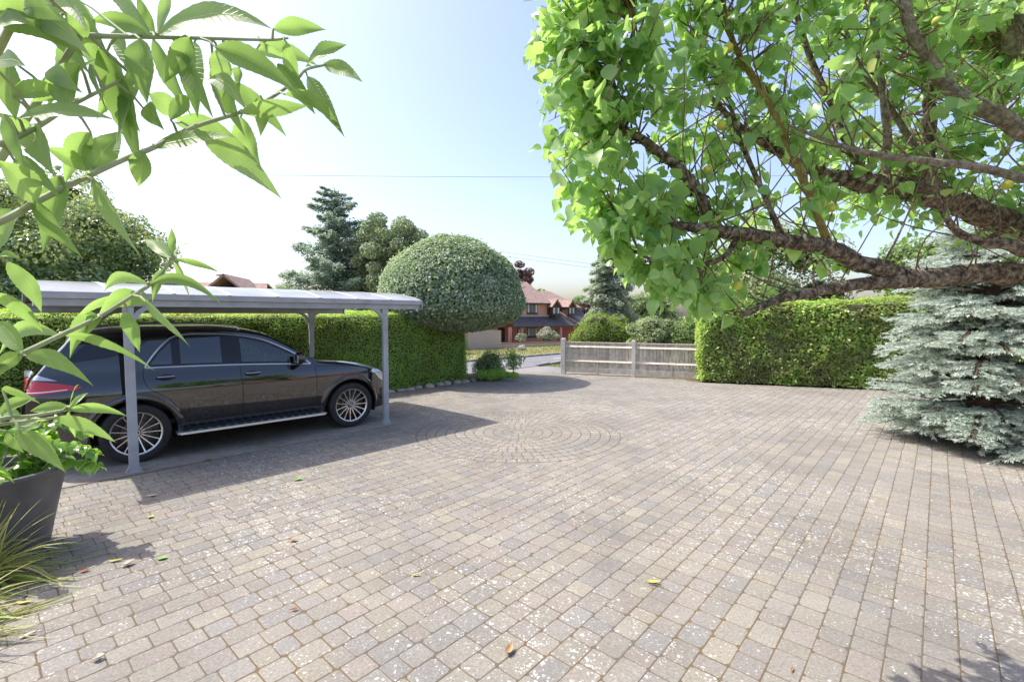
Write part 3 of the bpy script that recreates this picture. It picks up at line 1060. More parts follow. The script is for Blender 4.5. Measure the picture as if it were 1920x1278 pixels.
# sill cladding, running board with rubber treads
side_patch('sill_cladding', [(0.47, 0.30), (2.42, 0.30), (2.41, 0.395), (0.49, 0.395)], BLACKTRIM, car, 0.012, step=0.05)
for s in (-1, 1):
    mb = MB(); mb.box((1.43, s * 1.005, 0.332), (2.02, 0.17, 0.028), None, 0.010)
    rb = mb.build('running_board', STEP, car)
    mb = MB()
    for k in range(17):
        for r_ in (0.985, 1.03):
            mb.box((0.53 + k * 0.112, s * r_, 0.348), (0.070, 0.018, 0.008), None, 0.003)
    mb.build('rubber_tread', RUBBER, rb)
    mb = MB(); mb.box((1.43, s * 1.092, 0.325), (1.96, 0.012, 0.026), None, 0.004)
    mb.build('edge_trim', CHROME, rb)
# door handles
for s in (-1, 1):
    for (hx_, hz_) in ((0.335, 1.095), (1.40, 1.062)):
        y = ysurf(hx_, hz_)
        mb = MB()
        vs = []; fs = []
        for i in range(13):
            t = i / 12; x = hx_ - 0.115 + 0.23 * t
            e = math.sqrt(max(0.02, 1 - (2 * t - 1) ** 4))
            for k in range(10):
                a = 2 * math.pi * k / 10
                vs.append((x, s * (y + 0.022 + 0.016 * e * math.cos(a)), hz_ + 0.024 * e * math.sin(a)))
        for i in range(12):
            for k in range(10):
                fs.append((i * 10 + k, i * 10 + (k + 1) % 10, (i + 1) * 10 + (k + 1) % 10, (i + 1) * 10 + k))
        fs += [tuple(range(10)), tuple(120 + k for k in range(10))]
        hd = mb.add(vs, fs).build('door_handle', PAINT, car, True)
        mb = MB(); mb.tube([(hx_ - 0.095, s * (y + 0.037), hz_ + 0.010), (hx_ + 0.095, s * (y + 0.037), hz_ + 0.010)], 0.005, 6)
        mb.build('chrome_strip', CHROME, hd)
    side_patch('handle_recess', [(0.335 + 0.09 * math.cos(a), 1.09 + 0.042 * math.sin(a)) for a in np.linspace(0, 2 * math.pi, 13)[:-1]], BLACKTRIM, car, 0.002, (s,), 0.03)
    side_patch('handle_recess', [(1.40 + 0.09 * math.cos(a), 1.057 + 0.042 * math.sin(a)) for a in np.linspace(0, 2 * math.pi, 13)[:-1]], BLACKTRIM, car, 0.002, (s,), 0.03)
# arch flares and liners
for (ax, az) in ((0.0, WR), (WB, WR)):
    for s in (-1, 1):
        vs = []; fs = []
        angs = np.linspace(R(-8), R(188), 44)
        prof = [(0.444, -0.03), (0.446, 0.014), (0.462, 0.022), (0.50, 0.016), (0.535, 0.0), (0.545, -0.012)]
        for a in angs:
            for (r_, o_) in prof:
                x = ax + r_ * math.cos(a); z = az + r_ * math.sin(a)
                vs.append((x, s * (ysurf(x, max(z, 0.3)) + o_), z))
        m_ = len(prof)
        for i in range(len(angs) - 1):
            for k in range(m_ - 1):
                fs.append((i * m_ + k, i * m_ + k + 1, (i + 1) * m_ + k + 1, (i + 1) * m_ + k))
        MB().add(vs, fs).build('wheel_arch', PAINT, car, True)
        vs = []; fs = []
        for a in np.linspace(R(-20), R(200), 30):
            for yy in (0.93, 0.55):
                vs.append((ax + 0.449 * math.cos(a), s * yy, az + 0.449 * math.sin(a)))
        for i in range(29): fs.append((2 * i, 2 * i + 1, 2 * i + 3, 2 * i + 2))
        vs += [(ax + 0.449 * math.cos(a), s * 0.55, az + 0.449 * math.sin(a)) for a in np.linspace(R(-20), R(200), 30)]
        fs.append(tuple(range(60, 90)))
        MB().add(vs, fs).build('arch_liner', LINER, car, True)
mb = MB(); mb.box((1.40, 0, 0.31), (4.3, 1.5, 0.10)); mb.build('underbody', LINER, car)
# lamps
tl = side_patch('tail_lamp', [(-1.035, 1.125), (-.92, 1.145), (-.70, 1.10), (-.50, 1.045), (-.56, 1.015), (-.90, 0.985), (-1.035, 0.975)], REDLENS, car, 0.012, step=0.03)
side_patch('tail_lamp_clear', [(-1.03, 1.215), (-.90, 1.215), (-.72, 1.135), (-.92, 1.155), (-1.035, 1.135)], CLEARLENS, car, 0.012, step=0.03)
for t_ in tl[:1]:
    side_line('lamp_strip', [(-1.02, 1.01), (-.85, 1.015), (-.64, 1.03)], 0.006, CHROME, t_, 0.014)
side_patch('head_lamp', [(3.27, .935), (3.36, .985), (3.50, .955), (3.60, .90), (3.64, .80), (3.56, .745), (3.47, .80), (3.38, .90)], CLEARLENS, car, 0.010, step=0.03)
side_patch('bumper_vent', [(3.52, .60), (3.62, .62), (3.60, .42), (3.54, .40)], BLACKTRIM, car, 0.008, step=0.03)
mb = MB(); mb.box((3.735, 0, 0.72), (0.05, 0.90, 0.30), None, 0.02); gr_ = mb.build('grille', BLACKTRIM, car)
mb = MB()
for k in range(2): mb.box((3.763, 0, 0.66 + 0.10 * k), (0.02, 0.84, 0.02), None, 0.004)
mb.build('grille_bar', CHROME, gr_)
# mirrors
for s in (-1, 1):
    mb = MB()
    vs = []; fs = []
    for i in range(11):
        t = i / 10
        e = math.sin(math.pi * min(0.985, max(0.015, t))) ** 0.5
        for k in range(16):
            a = 2 * math.pi * k / 16
            vs.append((2.03 + 0.11 * e * math.cos(a) * (1 if math.cos(a) > 0 else 0.55), s * (0.93 + 0.24 * t), 1.25 + 0.105 * e * math.sin(a) + 0.01 * t))
    for i in range(10):
        for k in range(16):
            fs.append((i * 16 + k, i * 16 + (k + 1) % 16, (i + 1) * 16 + (k + 1) % 16, (i + 1) * 16 + k))
    fs += [tuple(range(16)), tuple(160 + k for k in range(16))]
    mo = mb.add(vs, fs).build('door_mirror', PAINT, car, True)
    mb = MB(); mb.box((2.06, s * 0.92, 1.165), (0.10, 0.12, 0.035), None, 0.012); mb.build('mirror_arm', BLACKTRIM, mo)
    mb = MB(); mb.box((1.985, s * 1.05, 1.25), (0.006, 0.19, 0.12), None, 0.002); mb.build('mirror_glass', CHROME, mo)
    # roof rail
    mb = MB()
    pts = [(x, s * 0.66, float(fT(x)) + h) for x, h in ((-.42, -.035), (-.34, .012), (0.1, .022), (0.7, .022), (1.2, .015), (1.30, -.03))]
    mb.tube(smooth_path(pts, 5), 0.013, 8); mb.build('roof_rail', CHROME, car, True)
# cabin
mb = MB(); mb.box((0.75, 0, 0.46), (3.0, 1.5, 0.06)); mb.build('cabin_floor', CABIN, car)
mb = MB(); mb.box((2.18, 0, 0.98), (0.40, 1.5, 0.24), None, 0.06); mb.build('dashboard', CABIN, car)
for (sx_, sy_) in ((1.25, -0.40), (1.25, 0.40), (0.30, -0.42), (0.30, 0.42)):
    mb = MB()
    mb.box((sx_ + 0.12, sy_, 0.68), (0.52, 0.52, 0.18), None, 0.06)
    mb.box((sx_ - 0.18, sy_, 0.98), (0.16, 0.50, 0.62), Matrix.Rotation(R(-14), 3, 'Y'), 0.06)
    mb.box((sx_ - 0.28, sy_, 1.38), (0.10, 0.27, 0.20), Matrix.Rotation(R(-10), 3, 'Y'), 0.04)
    mb.build('seat', CABIN, car, True)
mb = MB()
M = Matrix.Translation((1.83, -0.40, 1.02)) @ Matrix.Rotation(R(68), 4, 'Y')
ring = [(0.185 + 0.014 * math.cos(a), 0.014 * math.sin(a)) for a in np.linspace(0, 2 * math.pi, 9)[:-1]]
mb.lathe(ring, 28, M, True)
for a in (0, 2.1, 4.2):
    mb.tube([M @ Vector((0, 0, 0)), M @ Vector((0.185 * math.cos(a), 0.185 * math.sin(a), 0))], 0.014, 6)
mb.build('steering_wheel', CABIN, car, True)
# wheels
def make_wheel():
    w = empty('wheel'); w.parent = car
    mb = MB()
    prof = [(0.278, -0.105), (0.30, -0.118), (0.345, -0.122), (0.372, -0.110), (0.383, -0.085), (0.385, -0.04), (0.3835, -0.036), (0.3835, -0.030), (0.385, -0.026), (0.385, 0.026), (0.3835, 0.030), (0.3835, 0.036), (0.385, 0.04), (0.383, 0.085), (0.372, 0.110), (0.345, 0.122), (0.30, 0.118), (0.278, 0.105)]
    mb.lathe(prof, 56, None, True); mb.build('tyre', RUBBER, w, True)
    mb = MB()
    mb.lathe([(0.262, 0.096), (0.272, 0.108), (0.281, 0.110), (0.281, 0.100), (0.276, 0.085)], 56, None, True)
    mb.build('rim', SILVER, w, True)
    mb = MB()
    mb.lathe([(0.276, 0.095), (0.258, 0.070), (0.250, 0.02), (0.0, 0.018), (0.0, -0.02), (0.250, -0.02), (0.268, 0.06)], 48, None, True)
    mb.build('rim_barrel', DARKALLOY, w, True)
    mb = MB(); mb.lathe([(0.06, 0.028), (0.165, 0.028), (0.165, 0.036), (0.06, 0.036)], 40, None, True)
    mb.build('brake_disc', simple('brake_steel', (0.10, 0.09, 0.08), 0.5, metal=0.7) if 'brake_steel' not in bpy.data.materials else bpy.data.materials['brake_steel'], w, True)
    for k in range(15):
        a = 2 * math.pi * k / 15
        M = Matrix.Rotation(a, 4, 'Z')
        mb = MB()
        vs = []
        for r_, wd, zt, th in ((0.035, 0.0085, 0.062, 0.03), (0.10, 0.0075, 0.066, 0.028), (0.19, 0.0055, 0.086, 0.024), (0.270, 0.0075, 0.103, 0.03)):
            for (yy, zz) in ((-wd, zt), (wd, zt), (wd * 1.15, zt - th), (-wd * 1.15, zt - th)):
                vs.append(M @ Vector((r_, yy, zz)))
        fs = []
        for i in range(3):
            for q in range(4):
                fs.append((4 * i + q, 4 * i + (q + 1) % 4, 4 * i + 4 + (q + 1) % 4, 4 * i + 4 + q))
        fs += [(3, 2, 1, 0), (12, 13, 14, 15)]
        mb.add(vs, fs).build('spoke', SILVER, w)
    mb = MB(); mb.lathe([(0.052, 0.05), (0.052, 0.068), (0.040, 0.076), (0.0, 0.078)], 28)
    mb.build('hub_cap', DARKALLOY, w, True)
    mb = MB()
    star = []
    for k in range(6):
        a = math.pi / 2 + k * math.pi / 3; r_ = 0.030 if k % 2 == 0 else 0.006
        star.append((r_ * math.cos(a), r_ * math.sin(a)))
    mb.prism(star, 0.076, 0.081)
    mb.lathe([(0.031, 0.076), (0.036, 0.080), (0.041, 0.076)], 28, None, True)
    mb.build('star_emblem', CHROME, w)
    mb = MB()
    for k in range(5):
        a = 2 * math.pi * k / 5 + 0.3
        mb.lathe([(0.010, 0.05), (0.010, 0.064), (0.006, 0.066)], 8, Matrix.Translation((0.066 * math.cos(a), 0.066 * math.sin(a), 0)))
    mb.build('wheel_bolt', STEEL, w)
    return w
w0 = make_wheel()
kids = [c for c in w0.children]
for i, (ax, s) in enumerate(((0, -1), (WB, -1), (0, 1), (WB, 1))):
    w = w0
    if i:
        w = w0.copy(); COL.objects.link(w); w.parent = car
        for c in kids:
            d = c.copy(); COL.objects.link(d); d.parent = w
    w.location = (ax, s * 0.835, WR)
    w.rotation_euler = (R(90) if s < 0 else R(-90), R(0), 0)
# ================================================================ timber fence
WOODS = [simple('weathered_board_%s' % n, c, 0.85, var=0.22, scale=7, bump=0.3, bscale=25) for n, c in (('silver', (0.52, 0.465, 0.385)), ('grey', (0.43, 0.385, 0.315)), ('pale', (0.60, 0.54, 0.45)))]
POSTC = simple('concrete_post', (0.58, 0.55, 0.50), 0.9, var=0.15, scale=6, bump=0.3, bscale=40)
fence = empty('timber_fence', (1.743, 16.22, 0))
tag(fence, 'low weathered feather-edge timber fence with concrete posts at the drive entrance', 'fence')
FD = Vector((3.855, -1.526, 0)); FD.normalize()
FANG = math.atan2(FD.y, FD.x)
fence.rotation_euler = (0, 0, FANG)
# the fence stands on ground that falls slightly to the lane: local x along it
posts_x = [0.0, 2.33, 4.66, 6.99]
for i, x in enumerate(posts_x):
    h = 1.13 if i == 0 else 1.10
    w_ = 0.15 if i == 0 else 0.12
    mb = MB(); mb.box((x, 0, h / 2 - 0.1), (w_, w_, h + 0.2), None, 0.012); mb.build('post', POSTC, fence)
    mb = MB(); mb.box((x, 0, h + 0.008), (w_ * 0.8, w_ * 0.8, 0.03), None, 0.012); mb.build('post_cap', POSTC, fence)
random.seed(3)
for i in range(3):
    xa, xb = posts_x[i] + 0.075, posts_x[i + 1] - 0.06
    n = 21
    for k in range(n):
        bw = (xb - xa) / n
        x = xa + (k + 0.5) * bw
        mb = MB()
        # feather edge: thick on one side, thin on the other, overlapping the next
        h = random.uniform(-0.004, 0.004)
        prof = [(-bw * 0.45, 0.004), (bw * 0.43, 0.026), (bw * 0.43, 0.038), (-bw * 0.45, 0.028)]
        mb.prism([(x + p, q) for p, q in prof], 0.17, 1.005 + h)
        mb.build('board', WOODS[random.choice((0, 0, 1, 2))], fence)
    mb = MB(); mb.box(((xa + xb) / 2, 0.025, 1.02), (xb - xa, 0.07, 0.025), None, 0.004); mb.build('capping_rail', WOODS[2], fence)
    for z in (0.90, 0.42):
        mb = MB(); mb.prism([(-0.04, -0.035), (0.014, -0.035), (0.014, 0.03)], xa, xb,
                            Matrix(((0, 0, 1, 0), (1, 0, 0, 0), (0, 1, 0, z), (0, 0, 0, 1))))
        mb.build('rail', WOODS[2], fence)
    mb = MB(); mb.box(((xa + xb) / 2, 0.02, 0.085), (xb - xa, 0.03, 0.15), None, 0.004); mb.build('gravel_board', WOODS[2], fence)
    mb = MB(); mb.box(((xa + xb) / 2, -0.012, 0.19), (0.05, 0.05, 0.40), None, 0.004); mb.build('centre_stump', WOODS[1], fence)

# ================================================================ hedges
def hedge(name, path, width, height, leaf, dens, mats, core, label, lean=0.0, round_=0.22, rough=0.08, seed=1.0, flare=0.0, end_leaf=True):
    """clipped hedge along a line; path = front foot line, grows away to the left of travel by width"""
    root = empty(name, (path[0][0], path[0][1], 0))
    tag(root, label, 'hedge')
    P_ = [Vector((p[0], p[1], 0)) for p in path]
    ox, oy = path[0][0], path[0][1]
    L = (P_[1] - P_[0]).length
    d = (P_[1] - P_[0]).normalized(); nrm = Vector((-d.y, d.x, 0))
    def section(t):
        """0..1 round the section: front foot, front face, top, back face"""
        per = [height - round_, round_ * 1.57, width - 2 * round_, round_ * 1.57, height - round_]
        tot = sum(per); a = t * tot
        if a < per[0]: return (flare * (a / height), a), (-1, 0.05)
        a -= per[0]
        if a < per[1]:
            q = a / round_; return (flare + round_ * (1 - math.cos(q)), height - round_ + round_ * math.sin(q)), (-math.cos(q), math.sin(q))
        a -= per[1]
        if a < per[2]: return (flare + round_ + a, height), (0, 1)
        a -= per[2]
        if a < per[3]:
            q = a / round_; return (flare + width - round_ + round_ * math.sin(q), height - round_ + round_ * math.cos(q)), (math.sin(q), math.cos(q))
        a -= per[3]
        return (flare + width, height - round_ - a), (1, 0)
    per = 2 * (height - round_) + width - 2 * round_ + 3.14 * round_
    n = int(L * per * dens)
    C = np.empty((n, 3)); NN = np.empty((n, 3))
    for i in range(n):
        x = random.random() * L; t = random.random() ** 1.25 * 0.80
        (u, z), (nu, nz) = section(t)
        z += 0.0
        lp = lump(x, u, z, 1.1, seed) * rough + lump(x, u, z, 4.0, seed) * rough * 0.6
        dep = lp - abs(random.gauss(0, 1)) * leaf * 0.4
        if random.random() < 0.03: dep += random.expovariate(1 / (leaf * 1.2))
        if z < 0.22 and random.random() < 0.45: dep -= leaf * 2.0
        # the ends of the hedge round off
        e = min(x, L - x); er = 0.0
        if e < 0.35: er = 0.35 - math.sqrt(max(0, 0.35 ** 2 - (0.35 - e) ** 2))
        uu = u + nu * dep + er; zz = z + nz * dep - (er * 0.5 if z > height * 0.8 else 0)
        p = d * x + nrm * uu
        C[i] = (p.x, p.y, max(0.03, zz))
        w = d * 0 + nrm * nu
        NN[i] = (w.x, w.y, nz)
    # end faces
    m_ = int(width * height * dens)
    if m_ and end_leaf:
        C2 = np.empty((2 * m_, 3)); N2 = np.empty((2 * m_, 3))
        for i in range(2 * m_):
            u = random.random() * width + flare * 0.5; z = random.random() * (height - 0.08)
            s_ = -1 if i < m_ else 1
            x = 0 if i < m_ else L
            q = lump(x, u, z, 2.0, seed) * rough - abs(random.gauss(0, 1)) * leaf * 0.5
            er = 0.10 * (abs(u - width / 2) / (width / 2)) ** 3
            p = d * (x + s_ * (q - er)) + nrm * u
            C2[i] = (p.x, p.y, max(0.03, z)); N2[i] = (d.x * s_, d.y * s_, 0)
        C = np.vstack([C, C2]); NN = np.vstack([NN, N2])
    leaf_cloud('foliage', C, NN, leaf, leaf * 0.55, mats, root, 0.75, 0.2, 'stuff', 0.75)
    # dense twiggy inside
    mb = MB(); ins = 0.06 + leaf * 0.8
    M = Matrix.Rotation(math.atan2(d.y, d.x), 4, 'Z')
    mb.box((0, 0, 0), (L - 0.3, width - 2 * ins, height - ins), None, 0.10)
    cen = d * (L / 2) + nrm * (flare * 0.6 + width / 2)
    mb.v = [tuple((M @ Vector(v)) + cen + Vector((0, 0, (height - ins) / 2))) for v in mb.v]
    mb.build('twig_core', core, root)
    return root
CORE = simple('hedge_inner_twigs', (0.075, 0.080, 0.032), 1.0, var=0.5, scale=14)
PRIVET = leaf_mat('privet_leaf', [(0.0, (0.164, 0.398, 0.085)), (0.45, (0.302, 0.631, 0.121)), (0.85, (0.554, 0.72, 0.179)), (1.0, (0.72, 0.72, 0.307))], (0.599, 0.8, 0.132), 0.48, 0.4, 0.4, patch=((0.30, 0.40, 0.07), 1.6))
LAUREL = leaf_mat('laurel_leaf', [(0.0, (0.118, 0.238, 0.053)), (0.4, (0.218, 0.406, 0.077)), (0.75, (0.437, 0.616, 0.122)), (0.95, (0.72, 0.62, 0.245)), (1.0, (0.72, 0.62, 0.245))], (0.577, 0.78, 0.134), 0.45, 0.30, 0.5, patch=((0.17, 0.165, 0.085), 0.9))
hf = [cp(-9.0, 3.20), cp(8.5, 3.20)]
hedge('clipped_hedge', hf, 1.5, 1.98, 0.040, 1500, PRIVET, CORE, 'long clipped green hedge behind the carport and the black car', seed=2.0, rough=0.11)
hedge('clipped_hedge', [(5.42, 13.95), (14.5, 10.85)], 1.9, 2.36, 0.095, 560, LAUREL, CORE, 'broad-leaved clipped hedge beside the timber fence and the blue spruce', seed=7.0, rough=0.14, round_=0.5, flare=-0.10)

# stones edging the bed at the foot of the long hedge
ROCK = [simple('bed_stone_%s' % n, c, 0.9, var=0.3, scale=5, bump=0.5, bscale=12) for n, c in (('buff', (0.42, 0.36, 0.28)), ('grey', (0.33, 0.32, 0.30)))]
random.seed(21)
NUM = ['first', 'second', 'third', 'fourth', 'fifth', 'sixth', 'seventh', 'eighth', 'ninth', 'tenth', 'eleventh', 'twelfth']
for k in range(12):
    t = 4.9 + k * 0.32 + random.uniform(-.05, .05)
    x, y = cp(t, 3.02 + random.uniform(-.04, .04))
    bm = bmesh.new(); bmesh.ops.create_icosphere(bm, subdivisions=2, radius=1)
    sx, sy, sz = random.uniform(.11, .17), random.uniform(.08, .12), random.uniform(.06, .11)
    for v in bm.verts:
        q = 1 + 0.30 * mnoise.noise(v.co * 1.3 + Vector((k * 3.1, 0, 0)))
        v.co = Vector((v.co.x * sx * q, v.co.y * sy * q, max(-0.03, v.co.z * sz * q)))
    me = bpy.data.meshes.new('edging_stone'); bm.to_mesh(me); bm.free()
    o = link('edging_stone', me, ROCK[k % 2]); o.location = (x, y, 0.0); o.rotation_euler = (0, 0, CANG + random.uniform(-.3, .3))
    tag(o, '%s rough stone from the carport in the row along the hedge foot' % NUM[k], 'stone', 'stones edging the hedge bed')
soil = MB()
soil.prism([cp(4.6, 3.0), cp(8.9, 3.0), cp(9.6, 4.2), cp(4.6, 4.6)], -0.03, 0.03)
tag(soil.build('planting_bed', simple('dry_bed_soil', (0.10, 0.075, 0.05), 1.0, var=0.4, scale=9, bump=0.8, bscale=18)), kind='structure')

# ================================================================ domed topiary tree
BARK = simple('grey_brown_bark', (0.13, 0.105, 0.08), 0.95, var=0.4, scale=9, bump=0.9, bscale=28)
def topiary():
    root = empty('topiary_tree', (-1.80, 14.35, 0))
    tag(root, 'large variegated dome-clipped topiary tree rising above the hedge end', 'tree')
    mb = MB(); mb.tube([(0, 0, -0.05), (0.05, 0.02, 0.8), (-0.03, 0, 1.6), (0, 0, 2.4)], [0.20, 0.16, 0.14, 0.10], 12); mb.build('trunk', BARK, root, True)
    for a in range(7):
        q = a * 0.9
        mb = MB(); mb.tube([(0, 0, 1.3), (0.5 * math.cos(q), 0.5 * math.sin(q), 1.75), (1.3 * math.cos(q), 1.3 * math.sin(q), 2.2)], [0.07, 0.05, 0.02], 7); mb.build('limb', BARK, root, True)
    n = 60000
    m = leaf_mat('variegated_leaf', [(0.0, (0.082, 0.173, 0.066)), (0.35, (0.155, 0.272, 0.125)), (0.62, (0.367, 0.451, 0.27)), (0.85, (0.612, 0.623, 0.519)), (1.0, (0.612, 0.623, 0.699))], (0.456, 0.595, 0.251), 0.34, 0.45, 0.35)
    C = np.empty((n, 3)); NN = np.empty((n, 3))
    z0, Rr, Hh, Hb = 2.20, 2.16, 2.05, 0.78
    for i in range(n):
        v = Vector((random.gauss(0, 1), random.gauss(0, 1), random.gauss(0, 1))).normalized()
        if v.z < -0.1 and random.random() < 0.25: v.z = -v.z
        up = v.z > 0
        e = 2.0 if up else 2.6
        hz = Hh if up else Hb
        r_ = 1 + 0.030 * lump(v.x * 2, v.y * 2, v.z * 2, 1.2, 4.0) + 0.022 * lump(v.x, v.y, v.z, 5, 1.0) + 0.012 * lump(v.x, v.y, v.z, 14, 2.0) - abs(random.gauss(0, 1)) * 0.016 + (random.expovariate(60) if random.random() < 0.06 else 0)
        C[i] = (v.x * Rr * r_, v.y * Rr * r_, z0 + v.z * hz * r_)
        NN[i] = (v.x / Rr, v.y / Rr, v.z / hz)
    NN /= np.linalg.norm(NN, axis=1, keepdims=True)
    leaf_cloud('crown', C, NN, 0.085, 0.050, m, root, 0.85, 0.25, 'stuff', 0.45)
    bm = bmesh.new(); bmesh.ops.create_icosphere(bm, subdivisions=3, radius=1)
    for v in bm.verts:
        hz = Hh if v.co.z > 0 else Hb
        v.co = Vector((v.co.x * Rr * 0.94, v.co.y * Rr * 0.94, z0 + v.co.z * hz * 0.93))
    me = bpy.data.meshes.new('inner_twigs'); bm.to_mesh(me); bm.free()
    link('inner_twigs', me, CORE, root)
topiary()

# ================================================================ loose shrubs and trees
def blob_points(n, blobs, shell=0.55):
    """points spread through a set of ellipsoids (x,y,z,rx,ry,rz), thicker near their skins"""
    w = np.array([b[3] * b[4] * b[5] for b in blobs]) ** (2 / 3); w /= w.sum()
    idx = RNG.choice(len(blobs), n, p=w)
    B = np.array(blobs)[idx]
    v = rand_unit(n)
    r = RNG.uniform(0, 1, n) ** (1 / 3); r = np.maximum(r, RNG.uniform(shell, 1.0, n))
    C = B[:, :3] + v * r[:, None] * B[:, 3:]
    return C, v
def crown_blobs(cx, cy, cz, rx, ry, rz, n, size, seed, top=1.0):
    rs = random.Random(seed)
    out = []
    for _ in range(n):
        while True:
            v = (rs.uniform(-1, 1), rs.uniform(-1, 1), rs.uniform(-1, 1))
            if v[0] ** 2 + v[1] ** 2 + v[2] ** 2 < 1: break
        s = size * rs.uniform(0.6, 1.25)
        out.append((cx + v[0] * rx, cy + v[1] * ry, cz + v[2] * rz, s, s, s * 0.75))
    return out
def leafy_tree(name, label, cat, base, height, crown, nblob, bsize, nleaf, leaf, mat, seed, trunk_r=0.14, core=0.0, shell=0.5, group=None):
    """crown = (cz, rx, ry, rz) in metres above the base"""
    root = empty(name, base)
    tag(root, label, cat, group)
    rs = random.Random(seed)
    cz, rx, ry, rz = crown
    blobs = crown_blobs(0, 0, cz, max(0.05, rx - bsize * 0.7), max(0.05, ry - bsize * 0.7), max(0.05, rz - bsize * 0.6), nblob, bsize, seed)
    top = cz + rz * 0.5
    mb = MB(); mb.tube([(0, 0, -0.1), (rs.uniform(-.1, .1), rs.uniform(-.1, .1), cz * 0.5), (0, 0, top)], [trunk_r, trunk_r * 0.75, trunk_r * 0.25], 9)
    mb.build('trunk', BARK, root, True)
    if trunk_r > 0.05:
        for b in blobs[:14]:
            z0 = min(top * 0.9, max(0.2, b[2] - rs.uniform(0.3, 0.9) * rz * 0.6))
            mb = MB(); mb.tube([(0, 0, z0), (b[0] * 0.5, b[1] * 0.5, z0 * 0.4 + b[2] * 0.6), (b[0], b[1], b[2])], [trunk_r * 0.4, trunk_r * 0.25, trunk_r * 0.08], 6)
            mb.build('limb', BARK, root, True)
    C, Nn = blob_points(nleaf, blobs, shell)
    C[:, 2] = np.maximum(C[:, 2], 0.03)
    leaf_cloud('crown', C, Nn, leaf, leaf * 0.6, mat, root, 0.8, 0.2, 'stuff', 0.2)
    if core > 0:
        for_b = MB()
        for b in blobs:
            bm = bmesh.new(); bmesh.ops.create_icosphere(bm, subdivisions=1, radius=1)
            for_b.add([(b[0] + v.co.x * b[3] * core, b[1] + v.co.y * b[4] * core, max(0.02, b[2] + v.co.z * b[5] * core)) for v in bm.verts],
                      [tuple(v.index for v in f.verts) for f in bm.faces])
            bm.free()
        co = for_b.build('inner_twigs', CORE, root); co['kind'] = 'stuff'
    return root
DARKEV = leaf_mat('dark_evergreen_leaf', [(0.0, (0.096, 0.182, 0.115)), (0.55, (0.194, 0.32, 0.181)), (0.88, (0.411, 0.503, 0.258)), (1.0, (0.72, 0.589, 0.36))], (0.452, 0.549, 0.162), 0.42, 0.28, 0.5)
MIDLEAF = leaf_mat('mid_green_leaf', [(0.0, (0.108, 0.208, 0.064)), (0.6, (0.198, 0.306, 0.108)), (1.0, (0.378, 0.468, 0.198))], (0.343, 0.502, 0.132), 0.42, 0.5, 0.3)
PALELEAF = leaf_mat('pale_grey_leaf', [(0.0, (0.171, 0.242, 0.106)), (0.6, (0.326, 0.409, 0.214)), (1.0, (0.581, 0.621, 0.388))], (0.436, 0.57, 0.222), 0.38, 0.55, 0.3)
GREYLEAF = leaf_mat('grey_green_leaf', [(0.0, (0.156, 0.213, 0.117)), (0.6, (0.252, 0.319, 0.189)), (1.0, (0.408, 0.463, 0.299))], (0.384, 0.48, 0.234), 0.35, 0.5, 0.3)
LIMELEAF = leaf_mat('lime_conifer_leaf', [(0.0, (0.126, 0.224, 0.031)), (0.6, (0.238, 0.378, 0.049)), (1.0, (0.392, 0.518, 0.084))], (0.36, 0.552, 0.06), 0.38, 0.6, 0.25)
PURPLE = leaf_mat('purple_leaf', [(0.0, (0.07, 0.042, 0.049)), (1.0, (0.182, 0.119, 0.112))], (0.192, 0.108, 0.096), 0.35, 0.5, 0.3)
WHITEBLOOM = leaf_mat('white_bloom', [(0.0, (0.20, 0.26, 0.12)), (0.4, (0.40, 0.42, 0.30)), (1.0, (0.70, 0.69, 0.60))], (0.4, 0.42, 0.3), 0.3, 0.6, 0.2)
CONIF = leaf_mat('blue_green_conifer', [(0.0, (0.195, 0.311, 0.253)), (0.6, (0.365, 0.484, 0.381)), (1.0, (0.684, 0.589, 0.585))], (0.429, 0.564, 0.364), 0.32, 0.6, 0.25)
GREYCON = leaf_mat('grey_green_conifer', [(0.0, (0.224, 0.311, 0.243)), (0.6, (0.431, 0.524, 0.385)), (1.0, (0.72, 0.651, 0.649))], (0.457, 0.558, 0.33), 0.32, 0.6, 0.25)

leafy_tree('evergreen_tree', 'big glossy dark evergreen behind the hedge above the carport roof end', 'tree', (-12.3, 12.4, 0), 5.6, (2.75, 3.3, 2.8, 2.9), 130, 0.75, 80000, 0.11, DARKEV, 5, 0.16, 0.30)
leafy_tree('garden_shrub', 'dark dome of small leaves at the hedge end beside the drive', 'shrub', (-0.72, 14.55, 0), 0.9, (0.45, 0.70, 0.55, 0.42), 14, 0.30, 6000, 0.05, DARKEV, 15, 0.03, 0.6)
leafy_tree('garden_shrub', 'low bright green spreading plant in front of the dark dome shrub', 'shrub', (-0.35, 14.05, 0), 0.4, (0.20, 0.85, 0.30, 0.18), 14, 0.20, 4200, 0.06, PRIVET, 16, 0.02, 0.5)
leafy_tree('garden_shrub', 'wispy upright shrub beside the dark dome near the lane', 'shrub', (0.05, 15.15, 0), 1.0, (0.5, 0.35, 0.3, 0.45), 9, 0.20, 900, 0.06, MIDLEAF, 17, 0.02, 0.0)
leafy_tree('clipped_conifer_bush', 'bright lime green clipped conifer bush behind the timber fence', 'bush', (3.65, 20.3, -0.2), 2.2, (1.20, 1.20, 1.0, 1.22), 46, 0.52, 20000, 0.06, LIMELEAF, 6, 0.06, 0.75)
leafy_tree('clipped_conifer_bush', 'second lime green bush adjoining the clipped one behind the fence', 'bush', (4.75, 20.6, -0.2), 2.1, (1.12, 0.85, 0.9, 1.12), 30, 0.48, 11000, 0.06, LIMELEAF, 26, 0.06, 0.75)
leafy_tree('garden_shrub', 'pale grey-green loose shrub behind the middle fence panel', 'shrub', (5.55, 18.7, -0.1), 2.1, (1.10, 1.15, 0.9, 1.10), 34, 0.40, 9000, 0.08, PALELEAF, 8, 0.05, 0.6)
